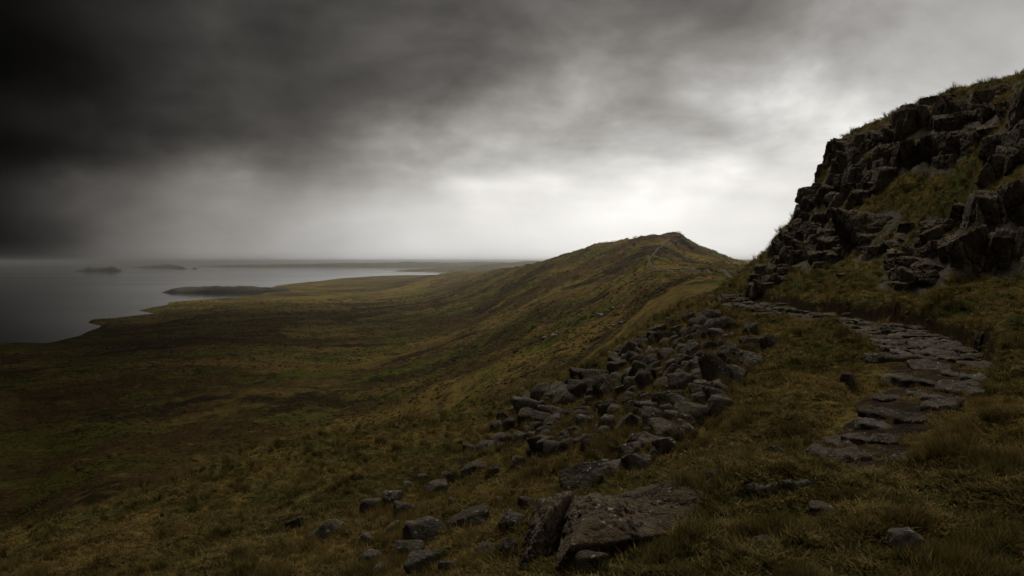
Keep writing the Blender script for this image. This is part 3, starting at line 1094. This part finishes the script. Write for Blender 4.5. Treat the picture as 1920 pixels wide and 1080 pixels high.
k = 0
while k < 62:
    px, py = rng.uniform(960, 1440), rng.uniform(582, 840)
    if in_poly(px, py, poly):
        w = rng.uniform(20, 44) * (1.0 if py > 640 else .75)
        lab = near_label(px, py, w) or 'weathered grey boulder packed among others in the scree below the path'
        put_rock('boulder', boulder_me[int(rng.integers(16))], px, py, w, w * rng.uniform(.65, 1.0), label=lab, category='boulder', group=GR_SCREE)
        k += 1
k = 0
while k < 235:
    px, py = rng.uniform(900, 1440), rng.uniform(585, 855)
    if in_poly(px, py, poly):
        w = rng.choice((9, 11, 14, 17, 21, 25, 31))
        put_rock('stone', stone_me[k % 8], px, py, w, w * rng.uniform(.6, 1.0), label='fist to head sized stone wedged between the scree boulders', category='stone', group='small stones filling the scree')
        k += 1


# the big broken rock in the foreground: three pieces that fit together
def hull_rock(points, sub, seed, amp, p=30):
    bm = bmesh.new()
    for q in points:
        bm.verts.new(q)
    bmesh.ops.convex_hull(bm, input=bm.verts)
    c = np.mean(np.array(points), 0)
    bm.normal_update()
    pl = []
    for f in bm.faces:
        n = np.array(f.normal[:])
        d = float(n @ (np.array(f.verts[0].co[:]) - c))
        if d < 0:
            n, d = -n, -d
        if not any(np.dot(n, q[0]) > .995 and abs(d - q[1]) < .02 for q in pl):
            pl.append((n, max(d, .03)))
    bm.free()
    P, f = poly_rock(pl, sub, 60, amp, 3.2, seed, 1.6)
    me = mesh_np('rock_piece', P + c, f, True)
    me.materials.append(M_big)
    return me


def at(px, py, d):
    return (d * (px - 960) / F, d, d * (HZ - py) / F)


big = link('big_rock', None, label='largest rock of the foreground, broken in angular brown pieces', category='rock')
bp = Vector(at(1130, 1080, 5.15))
big.location = bp


def piece(pts, seed, sub=6, amp=.07):
    P = [tuple(Vector(at(*q)) - bp) for q in pts]
    return link('rock_piece', hull_rock(P, sub, seed, amp), None, big)


# front block: ridge running down to the lower left, long top face falling to the right
piece([(1117, 928, 5.25), (1122, 966, 4.88), (1070, 1026, 4.58), (1252, 1003, 4.88), (1195, 938, 5.6), (1036, 1078, 4.72), (1078, 930, 5.4), (1096, 1088, 4.85), (1236, 1046, 5.08), (1215, 1010, 5.6), (1060, 1040, 5.6)], 5)
# left slab, grey and upright
piece([(1005, 940, 5.5), (1030, 935, 5.2), (1078, 918, 5.5), (1030, 960, 5.05), (982, 1050, 5.05), (1020, 1070, 4.95), (962, 1100, 5.1), (1050, 1110, 5.2), (990, 990, 5.3), (1080, 1090, 5.6)], 6)
# back slab, brown and lower, to the right
piece([(1140, 934, 5.8), (1220, 908, 6.0), (1290, 896, 6.0), (1322, 905, 5.85), (1338, 960, 5.45), (1328, 975, 5.35), (1260, 1000, 5.15), (1215, 985, 5.2), (1300, 1010, 5.9), (1140, 1010, 5.8)], 7)

# ------------------------------------------------------------------ flagstones of the path (pieces of the path)
SL = [(1705, 633, 70, 17), (1690, 619, 48, 12), (1640, 623, 60, 11), (1690, 676, 130, 26), (1752, 669, 64, 14), (1740, 691, 76, 15), (1818, 687, 46, 15), (1848, 692, 50, 13), (1705, 719, 104, 26), (1805, 736, 92, 18), (1830, 713, 56, 11),
      (1660, 751, 50, 14), (1648, 778, 84, 20), (1702, 791, 62, 14), (1765, 768, 96, 12), (1640, 803, 84, 14), (1575, 836, 62, 16), (1616, 829, 90, 14), (1660, 832, 50, 12), (1568, 865, 128, 30), (1690, 868, 34, 8),
      (1495, 903, 62, 17), (1432, 911, 70, 13), (1770, 660, 62, 14), (1700, 659, 44, 9), (1655, 642, 50, 10), (1780, 705, 40, 10), (1750, 752, 44, 9), (1720, 745, 40, 9), (1780, 640, 34, 9)]
for i, (px, py, w, h) in enumerate(SL):
    P, ok = hit(px, py)
    x, y, z = P[0]
    o = link('flagstone', slab_mes[i % 9], None, path)
    dep = h * y * y / (F * 1.55)
    o.scale = (w * y / F * 1.0, min(max(dep, .2), 1.0) * .95, .24 if w > 90 else .15)
    o.location = (x, y, z + (-.035 if py > 890 else .015 if w > 90 else .012))
    o.rotation_euler = (rng.normal() * .06, rng.normal() * .06, rng.normal() * .2)
n_far = 0
for i in range(118, 252):
    for q in (-.7, -.15, .35, .8):
        if rng.random() < .68:
            c = PC[i] + PN[i] * PW[i] * (q + rng.normal() * .15)
            if i % 2 == 0:
                continue
            zz = float(ground(np.array([c[0]]), np.array([c[1]]))[0])
            o = link('flagstone', slab_mes[int(rng.integers(9))], None, path)
            s = rng.uniform(.35, .85)
            o.scale = (s, s * rng.uniform(.5, .8), rng.uniform(.12, .2))
            o.location = (c[0], c[1], zz + .018)
            o.rotation_euler = (rng.normal() * .07, rng.normal() * .07, rng.uniform(0, 6.28))
            n_far += 1

# ------------------------------------------------------------------ the cliff: columns and blocks on the steep hill
cliff = link('cliff', None, kind='structure')


CRAG = []


def crag_piece(kind, px, py, w, h, lean=0.0, sink=.18):
    P, ok = hit(px, py)
    if not ok[0]:
        return
    x, y, z = P[0]
    k = y / F
    me = col_mes[int(rng.integers(9))] if kind == 'rock_column' else block_mes[int(rng.integers(14))]
    o = link(kind, me, None, cliff)
    W_, H_ = w * k, h * k
    o.scale = (W_ * rng.uniform(1.15, 1.45), W_ * rng.uniform(1.2, 1.6), H_ * rng.uniform(1.15, 1.4))
    o.rotation_euler = (rng.normal() * .06 - .10, lean + rng.normal() * .06, rng.uniform(0, 6.28) if kind == 'rock_column' else rng.uniform(-.5, .5) - .5)
    o.location = (x + W_ * sink, y + W_ * sink, z)
    CRAG.append((x, y, z, max(W_, H_ * .6)))


def crag_fill(kind, poly, w, h, lean=0., dens=1.0, jit=.35):
    xs = [p[0] for p in poly]
    ys = [p[1] for p in poly]
    row = 0
    py = min(ys)
    while py < max(ys) + 1:
        px = min(xs) + (row % 2) * w * .5
        while px < max(xs):
            a, b = px + rng.normal() * w * jit * .6, py + rng.normal() * h * jit * .6
            if in_poly(a, b, poly) and rng.random() < dens:
                s = rng.uniform(.7, 1.35)
                crag_piece(kind, a, b, w * s, h * s * rng.uniform(.85, 1.15), lean)
            px += w * .74
        py += h * .60
        row += 1


# upper wall: a row of tall columns, then jointed blocks stepping up to the right
for px in range(1672, 1765, 15):
    top = np.interp(px, [1672, 1700, 1765], [238, 214, 196])
    for t0, t1 in ((0, .52), (.48, 1.02)):
        a_, b_ = top + (332 - top) * t0, top + (332 - top) * t1
        crag_piece('rock_column', px + rng.normal() * 3, (a_ + b_) / 2, rng.uniform(20, 30), (b_ - a_) * 1.05, .22)
crag_fill('rock_block', [(1750, 205), (1888, 190), (1890, 235), (1815, 290), (1745, 335)], 40, 40, .2, 1, .25)
# left shoulder of the crag
crag_fill('rock_block', [(1526, 300), (1560, 284), (1600, 272), (1672, 258), (1662, 335), (1600, 392), (1500, 405), (1515, 360)], 26, 34, .2)
crag_fill('rock_block', [(1858, 268), (1900, 212), (1940, 205), (1940, 300), (1848, 335)], 34, 48, .25)
# lower wall of columns at the right edge
for row, (t0, t1) in enumerate(((0, .55), (.45, 1.0))):
    for px in range(1752, 1945, 24):
        top = np.interp(px, [1752, 1800, 1850, 1945], [430, 392, 366, 362])
        bot = np.interp(px, [1752, 1800, 1945], [482, 510, 530])
        a_, b_ = top + (bot - top) * t0, top + (bot - top) * t1
        crag_piece('rock_column', px + rng.normal() * 5, (a_ + b_) / 2 + rng.normal() * 5, rng.uniform(30, 44), (b_ - a_) * rng.uniform(1.0, 1.2), .3)
# broken ground between the walls and down the left edge
crag_fill('rock_block', [(1475, 432), (1600, 408), (1660, 412), (1650, 470), (1570, 515), (1440, 505)], 30, 30, .2, .8)
crag_fill('rock_block', [(1394, 550), (1440, 482), (1512, 400), (1550, 412), (1490, 500), (1435, 556)], 21, 22, .2)
crag_fill('rock_block', [(1640, 445), (1750, 405), (1765, 470), (1680, 500)], 24, 24, .2, .5)
for q in ((1676, 240, 34, 40), (1702, 222, 34, 40), (1738, 206, 40, 36), (1778, 196, 42, 34), (1826, 190, 44, 32), (1876, 180, 44, 32), (1612, 446, 92, 76), (1705, 500, 66, 34), (1698, 530, 54, 46), (1690, 540, 40, 24), (1738, 528, 40, 34), (1740, 510, 56, 34), (1680, 486, 36, 24), (1640, 475, 40, 30),  (1580, 520, 22, 14),
          (1640, 350, 26, 20), (1560, 470, 50, 44), (1590, 478, 40, 36), (1518, 380, 22, 34), (1522, 352, 24, 34), (1528, 326, 24, 34), (1536, 304, 24, 30), (1552, 286, 30, 26), (1505, 402, 24, 26), (1582, 278, 34, 22), (1546, 302, 40, 48), (1576, 288, 44, 42), (1612, 274, 40, 38), (1650, 264, 40, 36), (1690, 238, 38, 52), (1722, 220, 36, 46), (1610, 268, 30, 20), (1640, 262, 30, 20), (1664, 256, 26, 24)):
    crag_piece('rock_block', *q, .1)

# bare rock round the crag pieces, bare peat on the face of the cut bank
def rockness(x, y, z):
    out = np.zeros(len(x))
    near = np.nonzero((x > 8) & (x < 40) & (y > 12) & (y < 62))[0]
    q = np.stack([x, y, z], 1)[near]
    r = np.zeros(len(near))
    for cx, cy, cz, w in CRAG:
        d = np.sqrt(((q - (cx, cy, cz)) ** 2).sum(1))
        r = np.maximum(r, 1 - sstep(d, .6 * w, 1.25 * w))
    out[near] = r
    return out


hco = np.empty(len(hill.data.vertices) * 3, np.float32)
hill.data.vertices.foreach_get('co', hco)
hco = hco.reshape(-1, 3).astype(float)
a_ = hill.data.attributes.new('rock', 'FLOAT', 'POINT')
a_.data.foreach_set('value', rockness(hco[:, 0], hco[:, 1], hco[:, 2]).astype(np.float32))


def peat_face(x, y):
    s_, hw_, pi_ = path_coord(x, y)
    pm_ = sstep(pi_.astype(float), 90, 125) * (1 - sstep(pi_.astype(float), 205, 232))
    return pm_ * sstep(s_, hw_ * .9, hw_ * 1.08) * (1 - sstep(s_, hw_ * 1.1 + .10, hw_ * 1.1 + .2))


pk_ = np.zeros(len(hco))
sel = (hco[:, 0] > 0) & (hco[:, 0] < 14) & (hco[:, 1] > 4) & (hco[:, 1] < 50)
pk_[sel] = peat_face(hco[sel, 0], hco[sel, 1])
a_ = hill.data.attributes.new('peat', 'FLOAT', 'POINT')
a_.data.foreach_set('value', pk_.astype(np.float32))

# ------------------------------------------------------------------ grass
def tuft_mesh(seed, nb, lean, spread, width, hgt=1.0):
    r = np.random.default_rng(seed)
    V, Fc, T = [], [], []
    for b in range(nb):
        a = r.uniform(0, 2 * math.pi)
        rad = spread * math.sqrt(r.random())
        bx, by = rad * math.cos(a), rad * math.sin(a)
        h = hgt * r.uniform(.45, 1.0)
        la = r.uniform(0, 2 * math.pi)
        ln = lean * r.uniform(.3, 1.3) * h
        lx, ly = math.cos(la) * ln + .25 * bx, math.sin(la) * ln + .25 * by
        wa = r.uniform(0, math.pi)
        wx, wy = math.cos(wa) * width, math.sin(wa) * width
        i0 = len(V)
        for t, ww in ((0, 1), (.45, .85), (.8, .5), (1, 0)):
            cx, cy, cz = bx + lx * t * t, by + ly * t * t, h * (t - .25 * lean * t * t)
            if ww:
                V += [(cx - wx * ww, cy - wy * ww, cz), (cx + wx * ww, cy + wy * ww, cz)]
                T += [t, t]
            else:
                V.append((cx, cy, cz))
                T.append(1)
        Fc += [(i0, i0 + 1, i0 + 3), (i0, i0 + 3, i0 + 2), (i0 + 2, i0 + 3, i0 + 5), (i0 + 2, i0 + 5, i0 + 4), (i0 + 4, i0 + 5, i0 + 6)]
    me = mesh_np('grass_tuft', V, Fc, True)
    at_ = me.attributes.new('tip', 'FLOAT', 'POINT')
    at_.data.foreach_set('value', np.array(T, np.float32))
    me.materials.append(M_grass)
    return me


def scatter(name, pts, scl, rot, idx, sources, **props):
    """one mass of tufts: instances on points"""
    me = bpy.data.meshes.new(name)
    me.vertices.add(len(pts))
    me.vertices.foreach_set('co', np.asarray(pts, np.float32).ravel())
    for nm, ty, key, arr in (('scl', 'FLOAT_VECTOR', 'vector', scl), ('rot', 'FLOAT_VECTOR', 'vector', rot), ('idx', 'INT', 'value', idx)):
        a = me.attributes.new(nm, ty, 'POINT')
        a.data.foreach_set(key, np.asarray(arr, np.int32 if ty == 'INT' else np.float32).ravel())
    coll = bpy.data.collections.new(name + '_kinds')
    for i, sme in enumerate(sources):
        coll.objects.link(bpy.data.objects.new('%s_kind' % name, sme))
    ng = bpy.data.node_groups.new(name + '_scatter', 'GeometryNodeTree')
    ng.interface.new_socket('Geometry', in_out='INPUT', socket_type='NodeSocketGeometry')
    ng.interface.new_socket('Geometry', in_out='OUTPUT', socket_type='NodeSocketGeometry')
    gi, go = ng.nodes.new('NodeGroupInput'), ng.nodes.new('NodeGroupOutput')
    iop = ng.nodes.new('GeometryNodeInstanceOnPoints')
    ci = ng.nodes.new('GeometryNodeCollectionInfo')
    ci.inputs['Collection'].default_value = coll
    ci.inputs['Separate Children'].default_value = True
    ci.inputs['Reset Children'].default_value = True

    def attr(nm, ty):
        n = ng.nodes.new('GeometryNodeInputNamedAttribute')
        n.data_type = ty
        n.inputs[0].default_value = nm
        return n.outputs[0]
    L = ng.links.new
    L(gi.outputs[0], iop.inputs['Points'])
    L(ci.outputs[0], iop.inputs['Instance'])
    iop.inputs['Pick Instance'].default_value = True
    L(attr('idx', 'INT'), iop.inputs['Instance Index'])
    L(attr('rot', 'FLOAT_VECTOR'), iop.inputs['Rotation'])
    L(attr('scl', 'FLOAT_VECTOR'), iop.inputs['Scale'])
    L(iop.outputs[0], go.inputs[0])
    o = link(name, me, None, **props)
    md = o.modifiers.new('scatter', 'NODES')
    md.node_group = ng
    return o


tufts = [tuft_mesh(200 + i, 16, 1.05, .6, .062) for i in range(5)] + [tuft_mesh(220 + i, 24, .55, .38, .03, 1.6) for i in range(2)]


def hill_grass():
    N_ = 178000
    u = rng.uniform(-.72, .74, N_)
    d = np.exp(rng.uniform(math.log(3.2), math.log(91), N_))
    x, y = u * d, d
    z = ground(x, y)
    e = .15
    gx = (ground(x + e, y) - z) / e
    gy = (ground(x, y + e) - z) / e
    slope = np.hypot(gx, gy)
    s, hw, pi = path_coord(x, y)
    s = np.where(pi < 50, 9.0, s)
    clump = fbm2(x, y, 1.3, 3, .6, 50)
    big_ = fbm2(x, y, .35, 3, .6, 51)
    cover = np.abs(s) > hw * (np.where(y > 12, 1.12, .95) + .35 * fbm2(x, y, 1.5, 2, .5, 52))
    between = (np.abs(s) <= hw) & (fbm2(x, y, 2.0, 3, .6, 53) > np.where(y > 12, .12, -.12))
    cov = cover | between
    cov &= slope < np.where(x > 12.5, 2.6, 9.0) + .6 * clump
    cov &= rockness(x, y, z) + .35 * clump < .45
    cov &= (peat_face(x, y) < .5) | (rng.random(N_) < .45)
    x, y, z, gx, gy, d, clump, big_, between = [a[cov] for a in (x, y, z, gx, gy, d, clump, big_, between)]
    # grass grown up round the foot of every rock
    ex_, ey_ = [], []
    for rx_, ry_, rr_ in ROCKS:
        for q in range(int(np.clip(rr_ * 26, 6, 26))):
            a_ = rng.uniform(0, 6.28)
            ex_.append(rx_ + math.cos(a_) * rr_ * rng.uniform(.85, 1.15))
            ey_.append(ry_ + math.sin(a_) * rr_ * rng.uniform(.85, 1.15))
    ex_, ey_ = np.array(ex_), np.array(ey_)
    ez_ = ground(ex_, ey_)
    zero = np.zeros(len(ex_))
    x, y, z, gx, gy, d = [np.concatenate(q) for q in ((x, ex_), (y, ey_), (z, ez_), (gx, zero), (gy, zero), (d, np.hypot(ex_, ey_)))]
    clump, big_, between = np.concatenate([clump, zero + .5]), np.concatenate([big_, zero]), np.concatenate([between, zero > 1])
    n = len(x)
    h = (.034 + .0032 * d) * (1 + 1.25 * np.clip(clump + .4 * big_, -.5, 1.3)) * rng.uniform(.7, 1.3, n)
    h[between] *= .5
    w = (.055 + .0036 * d) * rng.uniform(.8, 1.3, n)
    # blades lean with the fall of the slope
    rx = np.clip(gy, -1, 1) * .35 + rng.normal(size=n) * .18
    ry = -np.clip(gx, -1.2, 1.2) * .45 + rng.normal(size=n) * .18 - .15
    rot = np.stack([rx, ry, rng.uniform(0, 6.28, n)], 1)
    idx = rng.integers(0, 5, n)
    idx[clump > .38] = rng.integers(5, 7, (clump > .38).sum())
    scatter('hill_grass', np.stack([x, y, z - .01], 1), np.stack([w, w, h], 1), rot, idx, tufts, kind='stuff')


hill_grass()


def stem_mesh(seed):
    r = np.random.default_rng(seed)
    V, Fc = [], []
    for b in range(5):
        bx, by = r.normal(size=2) * .25
        la, ln, h = r.uniform(0, 6.28), r.uniform(.3, 1.1), r.uniform(.5, 1)
        wx, wy = math.cos(la + 1.57) * .016, math.sin(la + 1.57) * .016
        i0 = len(V)
        for k in range(5):
            t = k / 4
            cx, cy, cz = bx + math.cos(la) * ln * t ** 1.8, by + math.sin(la) * ln * t ** 1.8, h * (t - .35 * t ** 3 * ln)
            V += [(cx - wx * (1.1 - t), cy - wy * (1.1 - t), cz), (cx + wx * (1.1 - t), cy + wy * (1.1 - t), cz)]
        Fc += [(i0 + 2 * k, i0 + 2 * k + 1, i0 + 2 * k + 3, i0 + 2 * k + 2) for k in range(4)]
    me = mesh_np('dry_stem', V, Fc, True)
    me.materials.append(M_straw)
    return me


M_straw = make_simple('straw', (.17, .12, .045), (.30, .22, .09), 5.0, .1)
ns = 12000
su, sdist = rng.uniform(-.68, .7, ns), np.exp(rng.uniform(math.log(3.4), math.log(30), ns))
sx, sy = su * sdist, sdist
s_, hw_s, pi_s = path_coord(sx, sy)
keep = ((np.abs(s_) > hw_s) | (pi_s < 50)) & (fbm2(sx, sy, .9, 3, .6, 91) > -.05) & (sx < 11.5)
sx, sy, sdist = sx[keep], sy[keep], sdist[keep]
sh_ = (.055 + .005 * sdist) * rng.uniform(.6, 1.6, len(sx))
scatter('dry_grass', np.stack([sx, sy, ground(sx, sy) - .01], 1), np.stack([sh_, sh_, sh_], 1), np.stack([rng.normal(size=len(sx)) * .2, rng.normal(size=len(sx)) * .2 - .2, rng.uniform(0, 6.28, len(sx))], 1),
        rng.integers(0, 6, len(sx)), [stem_mesh(600 + i) for i in range(6)], kind='stuff')


# single tall tussocks that stand out
TUS = [(1488, 800, 60, 40, 'dark rounded grass tussock between the scree and the path'), (1850, 1065, 110, 70, 'tall spiky grass tussock at the bottom edge right of the lone stone'),
       (1335, 852, 44, 24, 'shaggy green tussock above the right end of the big rock'), (1870, 770, 70, 40, 'coarse tussock on the right verge beside the path slabs')]
for i, (px, py, w, h, lab) in enumerate(TUS):
    me = tuft_mesh(300 + i, 260, .7, .5, .012, 1.0)
    P, ok = hit(px, py + h * .4)
    x, y, z = P[0]
    o = link('grass_tussock', me, None, label=lab, category='tussock')
    o.location = (x, y, z - .02)
    kx = y / F
    o.scale = (w * kx * .8, w * kx * .8, h * kx * 1.1)

# ------------------------------------------------------------------ rocks far down on the flank
OUT = [(1128, 590, 26, 8), (1140, 583, 12, 8), (1150, 577, 16, 5), (1112, 594, 14, 6), (1170, 573, 12, 4), (1235, 543, 8, 5), (1150, 610, 16, 5), (1130, 618, 14, 5), (1040, 628, 20, 6), (1020, 632, 16, 5), (1165, 604, 12, 4)]
for i, (px, py, w, h) in enumerate(OUT):
    ds = np.exp(np.linspace(math.log(200), math.log(1000), 400))
    zg = moor_height(ds * (px - 960) / F, ds)
    j = int((zg >= ds * (HZ - py) / F).argmax())
    d = ds[j]
    om = boulder_me[i].copy()
    om.materials[0] = M_pale
    o = link('rock_outcrop', om, None, label='far grey rock outcrop in the grass of the flank below the hill', category='outcrop', group='outcrops on the far flank')
    o.location = (d * (px - 960) / F, d, zg[j] - h * d / F * .3)
    o.scale = (w * d / F * .7, w * d / F * 1.6, h * d / F * 1.0)
    o.rotation_euler = (0, 0, rng.uniform(-.4, .4))

for px, py, w, h in ((1270, 446, 14, 9), (1279, 451, 13, 10), (1287, 458, 13, 9), (1266, 455, 10, 8), (1296, 464, 12, 7), (1258, 443, 10, 5)):
    ds = np.linspace(800, 1120, 500)
    zg = moor_height(ds * (px - 960) / F, ds)
    ok = zg >= ds * (HZ - py) / F
    j = int(ok.argmax()) if ok.any() else int(np.argmax(zg / ds))
    d = ds[j]
    o = link('rock_outcrop', block_mes[int(rng.integers(14))], None, label='dark crag just under the summit of the far hill', category='outcrop', group='crags of the far summit')
    o.location = (d * (px - 960) / F, d, zg[j] - 1.0)
    o.scale = (w * d / F, w * d / F, h * d / F * 1.3)
    o.rotation_euler = (rng.normal() * .1, rng.normal() * .1, rng.uniform(-.5, .5))


# heather and tussocks that roughen the moor beyond the hillside
def make_heath():
    m, N = new_mat('heath')
    p, nr = geo(N)
    r_ = N.n('ShaderNodeObjectInfo').outputs['Random']
    n_ = N.noise(p, .012, 5, .65)
    col = N.mix(N.rng(r_, .1, .9, 0, 1, False), (.030, .022, .009), (.120, .082, .026))
    col = N.mix(N.rng(n_, .5, .6, 0, .7), col, (.060, .064, .013))
    finish(N, col, .95, None, spec=0.0)
    return m


M_heath = make_heath()


def clump_mesh(seed):
    r = np.random.default_rng(seed)
    v, f = ico(2)
    P = v * (1 + .45 * fbm3(v * 1.7 + seed, 3, .6))[:, None]
    P[:, 2] = np.maximum(P[:, 2], -.2) * .5
    me = mesh_np('heath_clump', P * .5, f, True)
    me.materials.append(M_heath)
    return me


nh = 85000
hu = rng.uniform(-.67, .37, nh)
hd = np.exp(rng.uniform(math.log(85), math.log(2300), nh))
hx, hy = hu * hd, hd
dens = fbm2(hx, hy, .010, 4, .6, 71) + .5 * fbm2(hx, hy, .05, 3, .6, 72)
hz = moor_height(hx, hy)
keep = (dens > -.22) & (hz > SEA + 4)
hx, hy, hz, hd = hx[keep], hy[keep], hz[keep], hd[keep]
hw_ = (.5 + .0020 * hd) * rng.uniform(.5, 1.5, len(hx))
scatter('heath', np.stack([hx, hy, hz], 1), np.stack([hw_ * 1.2, hw_, hw_ * .6], 1), np.stack([hx * 0, hx * 0, rng.uniform(0, 6.28, len(hx))], 1), rng.integers(0, 5, len(hx)), [clump_mesh(500 + i) for i in range(5)], kind='stuff')

# ------------------------------------------------------------------ sea haze
bm = bmesh.new()
bmesh.ops.create_cube(bm, size=1)
me = bpy.data.meshes.new('haze')
bm.to_mesh(me)
bm.free()
m = bpy.data.materials.new('haze_air')
m.use_nodes = True
N = NT(m.node_tree)
pv = N.n('ShaderNodeVolumePrincipled')
pv.inputs['Color'].default_value = (.97, .965, .95, 1)
pv.inputs['Density'].default_value = 5.5e-5
pv.inputs['Anisotropy'].default_value = .87
ou = N.n('ShaderNodeOutputMaterial')
N.t.links.new(pv.outputs[0], ou.inputs['Volume'])
haze = link('haze', me, m, kind='stuff')
haze.scale = (94000, 94000, 172)
haze.location = (0, 6000, -36)

# ------------------------------------------------------------------ unseen cloud added above the view to shade the land on the left
CX0, CX1, CY0, CY1, CZ0, CZ1 = -8000, 150, -3000, 2700, 880, 1400
bm = bmesh.new()
bmesh.ops.create_cube(bm, size=1)
me = bpy.data.meshes.new('added_shade_cloud')
bm.to_mesh(me)
bm.free()
m = bpy.data.materials.new('added_shade_vapour')
m.use_nodes = True
N = NT(m.node_tree)
p, _ = geo(N)
sp = N.n('ShaderNodeSeparateXYZ')
N.put(sp.inputs[0], p)
wb = N.m('MULTIPLY', N.m('SUBTRACT', N.noise(p, .0016, 4, .6), .5), 1100)
ex = N.rng(N.m('ADD', sp.outputs[0], wb), -190, -460)
ey = N.m('MULTIPLY', N.rng(sp.outputs[1], 2680, 2100), N.rng(sp.outputs[0], 140, -40))
bz = N.m('MULTIPLY', N.rng(N.m('ADD', sp.outputs[2], N.m('MULTIPLY', wb, .12)), 930, 1080), N.rng(sp.outputs[2], 1390, 1290))
den_ = N.m('MULTIPLY', N.m('MULTIPLY', ex, ey), N.m('MULTIPLY', bz, N.rng(N.noise(p, .0042, 4, .6), .34, .60, .008, .045)))
pv = N.n('ShaderNodeVolumePrincipled')
pv.inputs['Color'].default_value = (.5, .5, .5, 1)
N.put(pv.inputs['Density'], den_)
pv.inputs['Anisotropy'].default_value = .4
ou = N.n('ShaderNodeOutputMaterial')
N.t.links.new(pv.outputs[0], ou.inputs['Volume'])
cloud = link('added_shade_cloud', me, m, kind='stuff')
cloud.scale = (CX1 - CX0, CY1 - CY0, CZ1 - CZ0)
cloud.location = ((CX0 + CX1) / 2, (CY0 + CY1) / 2, (CZ0 + CZ1) / 2)
